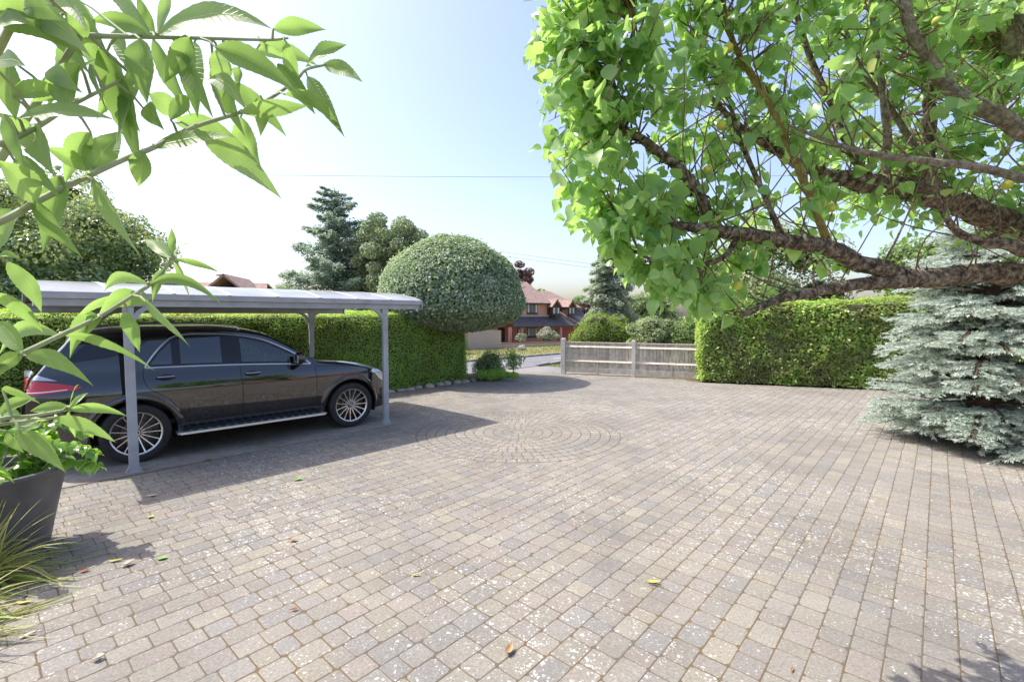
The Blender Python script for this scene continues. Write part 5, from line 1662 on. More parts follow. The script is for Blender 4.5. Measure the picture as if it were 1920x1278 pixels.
APRICOT_LIMBS = [
    ('m', [(3.443, 3.0, 2.228, 0.1), (3.127, 2.95, 2.194, 0.0885), (2.691, 2.9, 2.17, 0.0806), (2.33, 2.85, 2.154, 0.0728), (1.982, 2.8, 2.11, 0.0467), (1.644, 2.75, 2.056, 0.0367), (1.436, 2.7, 2.0, 0.027), (1.264, 2.65, 1.934, 0.0177)]),
    ('m', [(2.402, 2.86, 2.158, 0.0636), (2.101, 2.8, 2.218, 0.0653), (1.818, 2.75, 2.297, 0.0611), (1.545, 2.7, 2.341, 0.054), (1.282, 2.65, 2.376, 0.0501), (1.086, 2.6, 2.391, 0.0404), (0.868, 2.55, 2.41, 0.0283), (0.687, 2.5, 2.392, 0.0194), (0.512, 2.45, 2.343, 0.0109)]),
    ('m', [(1.08, 2.6, 2.385, 0.0347), (1.032, 2.6, 2.509, 0.0433), (0.966, 2.6, 2.635, 0.0404), (0.834, 2.55, 2.732, 0.034), (0.68, 2.5, 2.823, 0.0306), (0.557, 2.5, 2.895, 0.0222), (0.536, 2.5, 3.022, 0.0167), (0.508, 2.5, 3.14, 0.0139), (0.444, 2.5, 3.284, 0.0083)]),
    ('m', [(0.57, 2.5, 2.895, 0.0194), (0.623, 2.5, 3.009, 0.0139), (0.627, 2.5, 3.127, 0.0111), (0.613, 2.5, 3.362, 0.0111), (0.615, 2.5, 3.595, 0.0083)]),
    ('m', [(3.776, 3.3, 2.448, 0.1393), (3.427, 3.25, 2.528, 0.1228), (3.088, 3.2, 2.623, 0.1102), (2.759, 3.15, 2.698, 0.098), (2.441, 3.1, 2.752, 0.0861), (2.134, 3.05, 2.772, 0.0746), (1.867, 3.0, 2.823, 0.05), (1.574, 2.95, 2.935, 0.0361), (1.323, 2.9, 3.072, 0.0258), (1.142, 2.85, 3.203, 0.0158)]),
    ('p', [(2.947, 2.6, 2.783, 0.0664), (2.713, 2.6, 2.905, 0.0607), (2.509, 2.6, 3.024, 0.0549), (2.306, 2.6, 3.134, 0.0462), (2.187, 2.6, 3.284, 0.0433), (2.095, 2.6, 3.446, 0.0376), (2.001, 2.6, 3.688, 0.0318)]),
    ('y', [(1.801, 2.74, 2.314, 0.0244), (1.707, 2.72, 2.506, 0.0242), (1.592, 2.7, 2.735, 0.024), (1.466, 2.7, 2.994, 0.021), (1.312, 2.7, 3.25, 0.021), (1.237, 2.7, 3.349, 0.018), (1.166, 2.7, 3.532, 0.015), (1.126, 2.7, 3.728, 0.012)]),
    ('p', [(2.73, 2.4, 2.569, 0.0267), (2.538, 2.42, 2.613, 0.0242), (2.29, 2.44, 2.679, 0.0217), (2.039, 2.46, 2.717, 0.0191), (1.838, 2.48, 2.75, 0.0165), (1.632, 2.5, 2.815, 0.0111), (1.412, 2.5, 2.903, 0.0083)]),
    ('m', [(2.657, 3.12, 2.707, 0.052), (2.636, 3.1, 3.084, 0.0482), (2.555, 3.05, 3.388, 0.0407), (2.425, 3.0, 3.647, 0.0333), (2.341, 3.0, 3.957, 0.0267)]),
    ('p', [(3.378, 3.0, 3.27, 0.08), (3.122, 3.0, 3.49, 0.07), (3.03, 3.0, 3.678, 0.0633), (2.95, 3.0, 3.957, 0.0533)]),
    ('p', [(2.364, 3.08, 2.764, 0.0342), (2.276, 3.0, 3.206, 0.03), (2.196, 3.0, 3.584, 0.0233), (2.148, 3.0, 3.957, 0.0167)]),
    ('m', [(2.248, 3.06, 2.758, 0.0272), (2.057, 3.0, 2.983, 0.0267), (1.951, 3.0, 3.206, 0.0233), (1.781, 2.95, 3.465, 0.0197), (1.649, 2.9, 3.71, 0.0161), (1.612, 2.9, 3.89, 0.0129)]),
    ('p', [(2.794, 3.15, 2.698, 0.0315), (2.566, 3.1, 2.985, 0.0276), (2.313, 3.05, 3.26, 0.0237), (2.104, 3.0, 3.459, 0.0167), (1.997, 3.0, 3.709, 0.0133)]),
    ('m', [(2.855, 2.7, 2.296, 0.042), (2.645, 2.7, 2.341, 0.036), (2.463, 2.7, 2.414, 0.027), (2.365, 2.7, 2.589, 0.018), (2.326, 2.7, 2.793, 0.012)]),
    ('m', [(1.515, 2.7, 2.341, 0.021), (1.42, 2.7, 2.56, 0.018), (1.285, 2.68, 2.815, 0.0149), (1.178, 2.65, 3.059, 0.0118), (1.114, 2.65, 3.337, 0.0088)]),
    ('m', [(1.238, 2.65, 2.376, 0.0177), (1.146, 2.6, 2.255, 0.0173), (0.985, 2.55, 2.198, 0.0142), (0.8, 2.5, 2.188, 0.0111), (0.621, 2.45, 2.263, 0.0082)]),
]
APRICOT_FRUIT = [(0.582, 2.45, 3.359), (0.619, 2.5, 3.295), (0.569, 2.4, 3.042), (1.134, 2.6, 3.338), (1.107, 2.6, 2.941), (1.193, 2.55, 2.095), (1.039, 2.6, 2.711), (1.695, 2.7, 3.165), (2.311, 2.7, 3.532), (1.716, 2.7, 2.554), (1.776, 2.7, 2.531), (2.74, 2.7, 2.659), (0.767, 2.5, 2.536), (2.03, 2.8, 2.973)]
BUDDLEIA_LEAVES += [
    ((-0.637, 0.632, 2.319), (-0.512, 0.602, 2.252), 0.041), ((-0.668, 0.707, 2.372), (-0.587, 0.687, 2.273), 0.039),
    ((-0.678, 0.76, 2.372), (-0.706, 0.771, 2.258), 0.041), ((-0.605, 0.738, 2.329), (-0.573, 0.738, 2.202), 0.041),
    ((-0.558, 0.739, 2.314), (-0.568, 0.706, 2.19), 0.041), ((-0.526, 0.776, 2.357), (-0.46, 0.757, 2.241), 0.041),
    ((-0.499, 0.825, 2.358), (-0.444, 0.816, 2.235), 0.044), ((-0.592, 0.69, 2.195), (-0.669, 0.729, 2.132), 0.034),
    ((-0.61, 0.657, 2.126), (-0.628, 0.647, 2.021), 0.038), ((-0.56, 0.818, 2.259), (-0.446, 0.834, 2.215), 0.044),
    ((-0.492, 0.844, 2.341), (-0.402, 0.876, 2.256), 0.043), ((-0.693, 0.658, 2.314), (-0.544, 0.623, 2.37), 0.044),
    ((-0.696, 0.722, 2.403), (-0.567, 0.698, 2.299), 0.047), ((-0.671, 0.755, 2.424), (-0.648, 0.773, 2.306), 0.044),
    ((-0.688, 0.73, 2.248), (-0.601, 0.718, 2.311), 0.039), ((-0.47, 0.909, 2.424), (-0.365, 0.93, 2.407), 0.036),
    ((-0.403, 0.85, 2.37), (-0.346, 0.866, 2.291), 0.034),
]

# ================================================================ fruit tree on the right
TREEBARK = None
def m_bark(name, a, b, c):
    m, nt, out = new_mat(name)
    g = N(nt, 'ShaderNodeNewGeometry')
    n1 = N(nt, 'ShaderNodeTexNoise'); n1.inputs['Scale'].default_value = 30; n1.inputs['Detail'].default_value = 10; n1.inputs['Roughness'].default_value = 0.7
    n2 = N(nt, 'ShaderNodeTexNoise'); n2.inputs['Scale'].default_value = 60; n2.inputs['Detail'].default_value = 6
    nt.links.new(g.outputs['Position'], n1.inputs['Vector']); nt.links.new(g.outputs['Position'], n2.inputs['Vector'])
    r = ramp(nt, [(0.40, a), (0.52, b), (0.64, c)], n1.outputs[0])
    p = N(nt, 'ShaderNodeBsdfPrincipled'); p.inputs['Roughness'].default_value = 0.95
    nt.links.new(r.outputs[0], p.inputs['Base Color'])
    ad = N(nt, 'ShaderNodeMath', operation='ADD'); nt.links.new(n1.outputs[0], ad.inputs[0]); nt.links.new(n2.outputs[0], ad.inputs[1])
    bp = N(nt, 'ShaderNodeBump'); bp.inputs['Strength'].default_value = 1.0; bp.inputs['Distance'].default_value = 0.02
    nt.links.new(ad.outputs[0], bp.inputs['Height']); nt.links.new(bp.outputs[0], p.inputs['Normal'])
    nt.links.new(p.outputs[0], out.inputs[0])
    return m
FBARK = m_bark('fissured_bark', (0.055, 0.040, 0.030), (0.25, 0.185, 0.12), (0.52, 0.46, 0.36))
PBARK = m_bark('pale_lichened_bark', (0.17, 0.14, 0.10), (0.33, 0.29, 0.21), (0.46, 0.42, 0.33))
YBARK = m_bark('yellow_green_shoot', (0.26, 0.20, 0.05), (0.38, 0.30, 0.08), (0.42, 0.34, 0.12))
TWIGM = m_bark('red_brown_twig', (0.16, 0.10, 0.06), (0.28, 0.20, 0.13), (0.42, 0.36, 0.28))
APLEAF = [(0.0, (0.10, 0.23, 0.09)), (0.3, (0.16, 0.34, 0.12)), (0.65, (0.25, 0.45, 0.15)), (0.92, (0.38, 0.55, 0.24)), (0.98, (0.50, 0.58, 0.28)), (1.0, (0.50, 0.46, 0.14))]
FLEAF = leaf_mat('fruit_tree_leaf', APLEAF, (0.52, 0.80, 0.18), 0.50, 0.28, 0.6)
FLEAF_O = leaf_mat('fruit_tree_leaf_near', APLEAF, (0.52, 0.80, 0.18), 0.50, 0.28, 0.6, use_obj=True)
tree = empty('fruit_tree', (4.35, 3.15, 0))
tag(tree, 'spreading fruit tree with rugged low limbs, round leaves and yellow-green fruit', 'tree')
TO = Vector((4.35, 3.15, 0))
def rel(p): return Vector((p[0], p[1], p[2])) - TO
rt = random.Random(77)
mb = MB(); mb.tube(smooth_path([(0, 0, -0.1, .20), (0.02, 0.03, 0.7, .17), (-0.05, 0.0, 1.4, .16), (-0.12, -0.02, 1.9, .16), (-0.05, 0.05, 2.6, .12), (0.0, 0.1, 3.4, .08)], 5) and [tuple(q[:3]) for q in smooth_path([(0, 0, -0.1), (0.02, 0.03, 0.7), (-0.05, 0.0, 1.4), (-0.12, -0.02, 1.9), (-0.05, 0.05, 2.6), (0.0, 0.1, 3.4)], 5)],
                   [q[0] for q in smooth_path([(.21,), (.18,), (.165,), (.16,), (.12,), (.07,)], 5)], 16); mb.build('trunk', FBARK, tree, True)
limb_pts = []           # (point, direction, radius) along every limb, for twigs to grow from
limb_curves = []
for li, (k, pts) in enumerate(APRICOT_LIMBS):
    pts = list(pts)
    if pts[0][0] > 2.6 and pts[0][0] > pts[1][0] and li in (0, 4, 5, 7, 9, 13):
        q = pts[0]
        zt = {0: 1.75, 4: 2.05, 5: 2.3, 7: 2.2, 9: 2.75, 13: 1.95}[li]
        pts = [(4.28, 3.15, zt, max(q[3] * 1.05, 0.02))] + pts
    sp = smooth_path(pts, 7)
    P_ = []; rad = []
    for i, q in enumerate(sp):
        w = q[3] * 0.22
        P_.append((q[0] - TO.x + lump(q[0], q[1], q[2], 6, li) * w * 1.6, q[1] - TO.y + lump(q[0], q[1], q[2], 6, li + 9) * w * 1.6, q[2] - TO.z + lump(q[0], q[1], q[2], 6, li + 4) * w * 1.6))
        rad.append(q[3] * (0.74 if pts[0][3] > 0.03 else 0.9) * (1 + 0.13 * lump(q[0], q[1], q[2], 9, li + 2.5)))
    mb = MB(); mb.tube(P_, rad, 14 if pts[0][3] > 0.03 else 8)
    mb.build('limb', {'m': FBARK, 'p': PBARK, 'y': YBARK}[k], tree, True)
    limb_curves.append((P_, rad))
    for i in range(2, len(P_) - 1):
        d = (Vector(P_[i + 1]) - Vector(P_[i - 1])).normalized()
        limb_pts.append((Vector(P_[i]), d, rad[i]))
# crown outline in the world: x of its left skirt at each height, for the part that overhangs the drive
EDGE_Z = [1.90, 1.94, 1.98, 2.13, 2.32, 2.46, 2.65, 2.92, 3.13, 3.36, 3.67, 4.3]
EDGE_X = [1.20, 0.95, 0.78, 0.60, 0.42, 0.29, 0.16, 0.12, 0.08, 0.07, 0.09, 0.45]
def left_edge(z): return float(np.interp(z, EDGE_Z, EDGE_X))
targets = []
guard = 0
while len(targets) < 540 and guard < 40000:
    guard += 1
    z = rt.uniform(1.96, 4.15); x = rt.uniform(0.05, 4.2)
    y = rt.uniform(2.1, 2.8) if x < 0.75 else rt.uniform(2.52, 2.95) if x < 1.3 else rt.uniform(2.62, 3.0 + 0.45 * (x - 1.3)) if z < 3.0 or rt.random() < 0.6 else rt.uniform(2.1, 2.85 + 0.45 * (x - 1.3))
    e = left_edge(z) * y / 2.5
    if x < e + 0.03: continue
    low = 1.97 if x < 1.45 else 2.20 + 0.09 * min(1.5, x - 1.45)
    if z < low: continue
    # keep the bottom right more open, where the bare limbs show
    if x > 1.35 and z < 2.75 and rt.random() < 0.62: continue
    if x > 1.7 and z < 3.0 and rt.random() < 0.35: continue
    targets.append(Vector((x, y, z)) - TO)
for _ in range(115):    # the leafy curtain at the left edge
    z = rt.uniform(1.96, 4.0); y = rt.uniform(2.1, 2.9)
    targets.append(Vector((left_edge(z) * y / 2.5 + abs(rt.gauss(0, 0.20)) + 0.03, y, z)) - TO)
for _ in range(190):    # deeper boughs on the far side of the trunk
    x = rt.uniform(2.4, 5.0); z = rt.uniform(2.7, 4.6)
    targets.append(Vector((x, rt.uniform(3.2, 4.6), z)) - TO)
twig = MB(); leaves = []
for q in targets:
    best = min(limb_pts, key=lambda L: (L[0] - q).length + (0.25 if L[2] > 0.05 else 0) + rt.random() * 0.25)
    a = best[0]; dv = q - a
    D = dv.length
    if D > 1.7: continue
    if D < 0.15: dv = Vector((rt.gauss(0, 1), rt.gauss(0, 1), 1.0)).normalized() * 0.3; q = a + dv; D = 0.3
    mid = a + dv * 0.5 + Vector((rt.gauss(0, .06), rt.gauss(0, .06), rt.uniform(-.02, .10))) * D
    path = [Vector(p) for p in smooth_path([tuple(a), tuple(mid), tuple(q)], 5)]
    r0 = min(best[2] * 0.6, 0.0045 + 0.004 * D)
    twig.tube(path, [r0 + (0.0014 - r0) * i / (len(path) - 1) for i in range(len(path))], 5, False)
    # leaves along the outer part of each twig
    nl = rt.randint(10, 15)
    for i in range(nl):
        t = 0.30 + 0.72 * (i + rt.random()) / nl
        t = min(t, 1.0)
        f = t * (len(path) - 1); i0 = min(int(f), len(path) - 2); p = path[i0].lerp(path[i0 + 1], f - i0)
        dirv = (path[i0 + 1] - path[i0]).normalized()
        side = Vector((rt.gauss(0, 1), rt.gauss(0, 1), rt.gauss(0, 0.7))).normalized()
        d = (side * 0.9 + dirv * 0.4 + Vector((0, 0, rt.uniform(-1.1, 0.1)))).normalized()
        pet = rt.uniform(0.02, 0.05)
        leaves.append((p + d * pet, d, min(0.092, max(0.030, rt.gauss(0.064, 0.017)))))
    # bare spur twigs
    if rt.random() < 0.35:
        p = path[rt.randint(1, len(path) - 2)]
        w = Vector((rt.gauss(0, .5), rt.gauss(0, .3), rt.uniform(0.3, 1.2))).normalized() * rt.uniform(0.12, 0.4)
        twig.tube([p, p + w * 0.5 + Vector((rt.gauss(0, .02), rt.gauss(0, .02), 0)), p + w], [0.0035, 0.0025, 0.0012], 4, False)
for _ in range(250):    # upright bare water shoots and spurs from the limbs
    a, dv, r_ = rt.choice(limb_pts)
    if a.x + TO.x < 0.9: continue
    w = Vector((rt.gauss(-.25, .45), rt.gauss(0, .35), rt.uniform(0.2, 1.1))).normalized() * rt.uniform(0.15, 0.95)
    bow = Vector((rt.gauss(0, .10), rt.gauss(0, .08), 0)) * w.length
    pth = smooth_path([tuple(a), tuple(a + w * 0.35 + bow), tuple(a + w * 0.7 + bow * 0.6 + Vector((rt.gauss(0, .02), 0, 0))), tuple(a + w)], 3)
    twig.tube(pth, [min(0.005, r_ * .5) * (1 - 0.75 * i / (len(pth) - 1)) for i in range(len(pth))], 5, False)
to = twig.build('twigs', TWIGM, tree, True); to['kind'] = 'stuff'
# one leaf: rounded heart with a drawn-out tip, folded along the midrib and a little wavy
def leaf_template(seed):
    rs = random.Random(seed)
    half = [(0.0, 0.02), (0.06, 0.22), (0.22, 0.43), (0.42, 0.47), (0.62, 0.37), (0.80, 0.20), (0.90, 0.08)]
    vs = []; fs = []
    cup = rs.uniform(-0.05, 0.65); curl = rs.uniform(-0.05, 0.55); ph = rs.uniform(0, 6)
    for s in (-1, 1):
        b = len(vs)
        for (t, w) in half:
            wv = 0.04 * math.sin(ph + t * 9 + s)
            vs.append((t, 0, -curl * t * t)); vs.append((t - 0.03 * w, s * w, -curl * t * t + cup * w * 0.8 + wv * w * 2))
        vs.append((1.05, 0, -curl * 1.1))
        for i in range(len(half) - 1):
            q = (b + 2 * i, b + 2 * i + 2, b + 2 * i + 3, b + 2 * i + 1)
            fs += [q[:3], (q[0], q[2], q[3])] if s < 0 else [q[:3][::-1], (q[3], q[2], q[0])]
        e = b + 2 * (len(half) - 1)
        fs.append((e, e + 2, e + 1) if s < 0 else (e + 1, e + 2, e))
    # weld the two midribs
    n1 = 2 * len(half) + 1
    remap = {}
    for i in range(len(half)): remap[n1 + 2 * i] = 2 * i
    remap[2 * n1 - 1] = n1 - 1
    fs = [tuple(remap.get(k, k) for k in f) for f in fs]
    used = sorted(set(k for f in fs for k in f)); idx = {k: i for i, k in enumerate(used)}
    return np.array([vs[k] for k in used]), np.array([[idx[k] for k in f] for f in fs])
TPL = [leaf_template(s) for s in range(12)]
def frame_of(d, roll):
    x = d.normalized(); ref = Vector((0, 0, 1)) if abs(x.z) < 0.95 else Vector((0, 1, 0))
    y = ref.cross(x).normalized(); z = x.cross(y)
    y2 = y * math.cos(roll) + z * math.sin(roll); z2 = x.cross(y2)
    return Matrix((x, y2, z2)).transposed()
def shown(p):
    w = p + TO
    if w.y < 0.3: return 0
    u = w.x / w.y; v = (w.z - 1.94) / w.y
    return 1 / w.y if 0.0 < u < 1.05 and v < 0.66 else 0
leaves.sort(key=lambda L: -shown(L[0]) * L[2])
lm = []
for V_, F_ in TPL:
    me = np_mesh('leaf', V_, F_, True); me.materials.append(FLEAF_O); lm.append(me)
AV = []; AF = []; nb = 0
for i, (p, d, s) in enumerate(leaves):
    M = frame_of(d, rt.gauss(0, 0.9))
    if i < 300:
        o = bpy.data.objects.new('leaf', lm[i % 12]); COL.objects.link(o); o.parent = tree
        o.matrix_local = Matrix.Translation(p) @ (M.to_4x4() @ Matrix.Scale(s, 4))
    else:
        V_, F_ = TPL[i % 12]
        A = np.array(M) * s
        AV.append(V_ @ A.T + np.array(p)); AF.append(F_ + nb); nb += len(V_)
me = np_mesh('foliage', np.vstack(AV), np.vstack(AF), True)
fo = link('foliage', me, FLEAF, tree); fo['kind'] = 'stuff'
FRUIT = simple('ripening_apricot', (0.50, 0.50, 0.07), 0.45, var=0.3, scale=14)
for i, f in enumerate(APRICOT_FRUIT):
    mb = MB(); r_ = rt.uniform(0.021, 0.028)
    prof = [(0.001, -1.0), (0.5, -0.88), (0.86, -0.5), (1.0, 0.0), (0.86, 0.52), (0.5, 0.86), (0.18, 0.93), (0.001, 0.86)]
    mb.lathe([(a * r_, b * r_) for a, b in prof], 14); mb.v = [(v[0] * (1.04 if v[0] > 0 else 0.98), v[1], v[2]) for v in mb.v]
    o = mb.build('apricot', FRUIT, tree, True); o.location = rel(f)
    mb = MB(); mb.tube([(0, 0, r_ * 0.86), (0.004, 0, r_ * 1.3), (0.01, 0.004, r_ * 1.9)], 0.0016, 5); mb.build('stalk', TWIGM, o)
# dark cable of a light string wound round the thick limbs
CABLE = simple('dark_green_cable', (0.012, 0.022, 0.018), 0.5)
light = empty('light_string', (4.2, 3.1, 1.9)); tag(light, 'dark cable of a light string wound round the thick limbs of the fruit tree', 'cable')
LO = TO - Vector((4.2, 3.1, 1.9))
for ci in (0, 1, 2, 4):
    P_, rad = limb_curves[ci]
    pts = []; ang = rt.uniform(0, 6)
    for i in range(len(P_) - 2):
        a, b = Vector(P_[i]), Vector(P_[i + 1]); d = (b - a).normalized()
        u = d.cross(Vector((0, 0, 1))).normalized(); w = u.cross(d)
        step = (b - a).length
        for s in range(6):
            t = s / 6
            r_ = (rad[i] * (1 - t) + rad[i + 1] * t) * 1.06 + 0.003
            ang += step / 6 / (0.16 + 0.12 * math.sin(i * 1.7 + ci)) * 6.28 * rt.uniform(0.2, 1.8)
            pts.append(a.lerp(b, t) + (u * math.cos(ang) + w * math.sin(ang)) * r_ + LO)
    mb = MB(); mb.tube(pts, 0.0022, 5, False); cb = mb.build('cable', CABLE, light, True)
    for s in range(4, len(pts), 9):
        mb = MB(); q = pts[s] ; out = Vector((rt.gauss(0, 1), rt.gauss(0, 1), rt.gauss(0, 1))).normalized()
        mb.tube([q, q + out * 0.014, q + out * 0.028], [0.004, 0.0045, 0.002], 6); mb.build('bulb', CABLE, cb)

# ================================================================ butterfly bush close by on the left
def m_bud(name, front, trans):
    m, nt, out = new_mat(name)
    oi = N(nt, 'ShaderNodeObjectInfo')
    tc = N(nt, 'ShaderNodeTexCoord')
    r = ramp(nt, front, oi.outputs['Random'])
    # pale midrib and side veins, from the leaf's own coordinates: x along, y across
    sep = N(nt, 'ShaderNodeSeparateXYZ'); at = N(nt, 'ShaderNodeAttribute'); at.attribute_name = 'leafuv'
    nt.links.new(at.outputs['Vector'], sep.inputs[0])
    ab = N(nt, 'ShaderNodeMath', operation='ABSOLUTE'); nt.links.new(sep.outputs['Y'], ab.inputs[0])
    mid = N(nt, 'ShaderNodeMapRange'); mid.inputs['From Min'].default_value = 0.03; mid.inputs['From Max'].default_value = 0.09
    mid.inputs['To Min'].default_value = 1; mid.inputs['To Max'].default_value = 0
    nt.links.new(ab.outputs[0], mid.inputs['Value'])
    sl = N(nt, 'ShaderNodeMath', operation='MULTIPLY_ADD'); sl.inputs[1].default_value = -0.09
    nt.links.new(ab.outputs[0], sl.inputs[0]); nt.links.new(sep.outputs['X'], sl.inputs[2])
    wv = N(nt, 'ShaderNodeMath', operation='MULTIPLY'); wv.inputs[1].default_value = 100.0; nt.links.new(sl.outputs[0], wv.inputs[0])
    sn = N(nt, 'ShaderNodeMath', operation='SINE'); nt.links.new(wv.outputs[0], sn.inputs[0])
    vn = N(nt, 'ShaderNodeMapRange'); vn.inputs['From Min'].default_value = 0.80; vn.inputs['From Max'].default_value = 1.0
    vn.inputs['To Min'].default_value = 0; vn.inputs['To Max'].default_value = 0.35
    nt.links.new(sn.outputs[0], vn.inputs['Value'])
    mxv = N(nt, 'ShaderNodeMath', operation='MAXIMUM'); nt.links.new(mid.outputs[0], mxv.inputs[0]); nt.links.new(vn.outputs[0], mxv.inputs[1])
    m6 = N(nt, 'ShaderNodeMath', operation='MULTIPLY'); m6.inputs[1].default_value = 0.55; nt.links.new(mxv.outputs[0], m6.inputs[0])
    mx = N(nt, 'ShaderNodeMix', data_type='RGBA'); mx.inputs['B'].default_value = (0.42, 0.52, 0.24, 1)
    nt.links.new(m6.outputs[0], mx.inputs['Factor']); nt.links.new(r.outputs[0], mx.inputs['A'])
    p = N(nt, 'ShaderNodeBsdfPrincipled'); p.inputs['Roughness'].default_value = 0.45; p.inputs['Specular IOR Level'].default_value = 0.35
    nt.links.new(mx.outputs['Result'], p.inputs['Base Color'])
    bp = N(nt, 'ShaderNodeBump'); bp.inputs['Strength'].default_value = 0.5; bp.inputs['Distance'].default_value = 0.003; bp.invert = True
    nt.links.new(mxv.outputs[0], bp.inputs['Height']); nt.links.new(bp.outputs[0], p.inputs['Normal'])
    t = N(nt, 'ShaderNodeBsdfTranslucent'); t.inputs['Color'].default_value = (*trans, 1)
    mix = N(nt, 'ShaderNodeMixShader'); mix.inputs[0].default_value = 0.46
    nt.links.new(p.outputs[0], mix.inputs[1]); nt.links.new(t.outputs[0], mix.inputs[2]); nt.links.new(mix.outputs[0], out.inputs[0])
    return m
BLEAF = m_bud('butterfly_bush_leaf', [(0.0, (0.11, 0.20, 0.06)), (0.5, (0.17, 0.27, 0.09)), (0.85, (0.23, 0.32, 0.14)), (1.0, (0.32, 0.38, 0.24))], (0.42, 0.66, 0.15))
BSTEM = simple('pale_green_stem', (0.36, 0.42, 0.22), 0.7, var=0.2, scale=30)
bush = empty('butterfly_bush', (-1.55, 0.70, 0)); tag(bush, 'leafy bush with long pointed backlit leaves arching in close to the camera', 'bush')
BO = Vector((-1.55, 0.70, 0))
rb_ = random.Random(9)
def long_leaf(a, b, w, mat, parent):
    a = Vector(a); b = Vector(b); L = (b - a).length
    x = (b - a).normalized()
    view = Vector((rb_.gauss(0, .35), -1.0 + rb_.gauss(0, .3), rb_.gauss(-0.15, .45))).normalized()
    z = (view - x * view.dot(x)).normalized(); y = z.cross(x)
    bend = rb_.uniform(0.03, 0.19) * (1 if x.x * 0 + abs(x.z) < 0.8 else 0.5); side = rb_.gauss(0, 0.035); cup = rb_.uniform(0.12, 0.6); tw = rb_.gauss(0, 0.6); wav = rb_.uniform(0, 6)
    nx_, ny_ = 22, 3
    vs = []; fs = []; uv = []
    for i in range(nx_ + 1):
        t = i / nx_
        wd = w * 0.5 * (math.sin(math.pi * t ** 0.80) ** 1.05 if 0 < t < 1 else 0) * (1 - 0.18 * t) * 1.06
        wd += 0.0015 * (1 - t)
        if 0.08 < t < 0.95: wd *= 1 + (0.035 if i % 2 else -0.02)       # toothed margin
        arc = 4 * t * (1 - t)
        c = x * (L * t) + Vector((0, 0, 1)) * (bend * L * arc) + y * (side * L * arc)
        al = tw * (t - 0.3)
        yy = y * math.cos(al) + z * math.sin(al); zz = z * math.cos(al) - y * math.sin(al)
        for j in range(-ny_, ny_ + 1):
            s = j / ny_
            vs.append(c + yy * (wd * s) + zz * (cup * wd * abs(s) ** 1.3 + 0.05 * wd * math.sin(wav + t * 14 + s * 2)))
            uv.append((t, s, 0))
    m_ = 2 * ny_ + 1
    for i in range(nx_):
        for j in range(m_ - 1):
            fs.append((i * m_ + j, i * m_ + j + 1, (i + 1) * m_ + j + 1, (i + 1) * m_ + j))
    me = np_mesh('leaf', [tuple(v) for v in vs], fs, True)
    at = me.attributes.new('leafuv', 'FLOAT_VECTOR', 'POINT'); at.data.foreach_set('vector', np.array(uv, dtype=np.float32).ravel())
    o = link('leaf', me, mat, parent); o.location = a - (BO if parent is bush else Vector((0, 0, 0)))
    return o
stem_pts = []
for si, s in enumerate(BUDDLEIA_STEMS):
    sp = smooth_path(s, 6)
    r0 = (0.0042, 0.0036, 0.0034, 0.0038, 0.0042, 0.0036, 0.0034)[si]
    P_ = [Vector(q) - BO for q in sp]
    stem_pts += [Vector(q) for q in sp]
    first = P_[0]
    base = Vector((rb_.uniform(-.12, .12), rb_.uniform(-.1, .1), 0.0))
    lead = smooth_path([tuple(base), tuple(base.lerp(first, 0.45) + Vector((-0.12, 0, 0.25))), tuple(first)], 6)[:-1]
    full = [Vector(q) for q in lead] + P_
    n = len(full)
    mb = MB(); mb.tube(full, [r0 * (1.5 if i < len(lead) else 1.15 - 0.65 * (i - len(lead)) / (n - len(lead))) for i in range(n)], 8)
    mb.build('stem', BSTEM, bush, True)
for (a, b, w) in BUDDLEIA_LEAVES:
    near = min(stem_pts, key=lambda q: (q - Vector(a)).length)
    o = long_leaf(a, b, w * 0.84, BLEAF, bush)
    A = Vector(a)
    if (near - A).length < 0.16:            # leaf stalk back to its stem
        mb = MB(); mb.tube([near - BO, near.lerp(A, 0.6) - BO + Vector((0, 0, 0.004)), A - BO], [0.0022, 0.0018, 0.0014], 6); mb.build('stalk', BSTEM, bush, True)

# ================================================================ pot and plants in the lower left corner
POTM = simple('lead_grey_planter', (0.10, 0.10, 0.115), 0.45, var=0.25, scale=5, bump=0.15, bscale=20)
SOIL = simple('potting_soil', (0.05, 0.035, 0.025), 1.0, var=0.4, scale=20, bump=0.8, bscale=40)
pot = empty('planter_pot', (-4.17, 3.78, 0)); tag(pot, 'large grey tapered planter pot at the edge of the drive', 'pot')
mb = MB(); mb.lathe([(0.0, 0.004), (0.325, 0.004), (0.345, 0.02), (0.39, 0.25), (0.445, 0.50), (0.480, 0.655), (0.495, 0.67), (0.495, 0.695), (0.470, 0.70), (0.460, 0.68), (0.45, 0.61), (0.0, 0.61)], 56)
mb.v = [(v[0] * 0.93, v[1] * 0.93, v[2]) for v in mb.v]; mb.build('shell', POTM, pot, True)
mb = MB(); mb.lathe([(0.0, 0.625), (0.30, 0.632), (0.415, 0.615)], 40); mb.build('soil', SOIL, pot, True)
GLOSSY = leaf_mat('glossy_compound_leaf', [(0.0, (0.10, 0.22, 0.03)), (0.6, (0.17, 0.33, 0.05)), (1.0, (0.28, 0.44, 0.08))], (0.40, 0.68, 0.06), 0.40, 0.25, 0.55, use_obj=True)
pp = empty('pot_shrub', (-4.17, 3.78, 0.62)); tag(pp, 'glossy green shrub with paired leaflets growing in the grey pot', 'shrub')
rp_ = random.Random(31)
leafm = []
for V_, F_ in TPL[:3]:
    me = np_mesh('leaf', V_, F_, True); me.materials.append(GLOSSY); leafm.append(me)
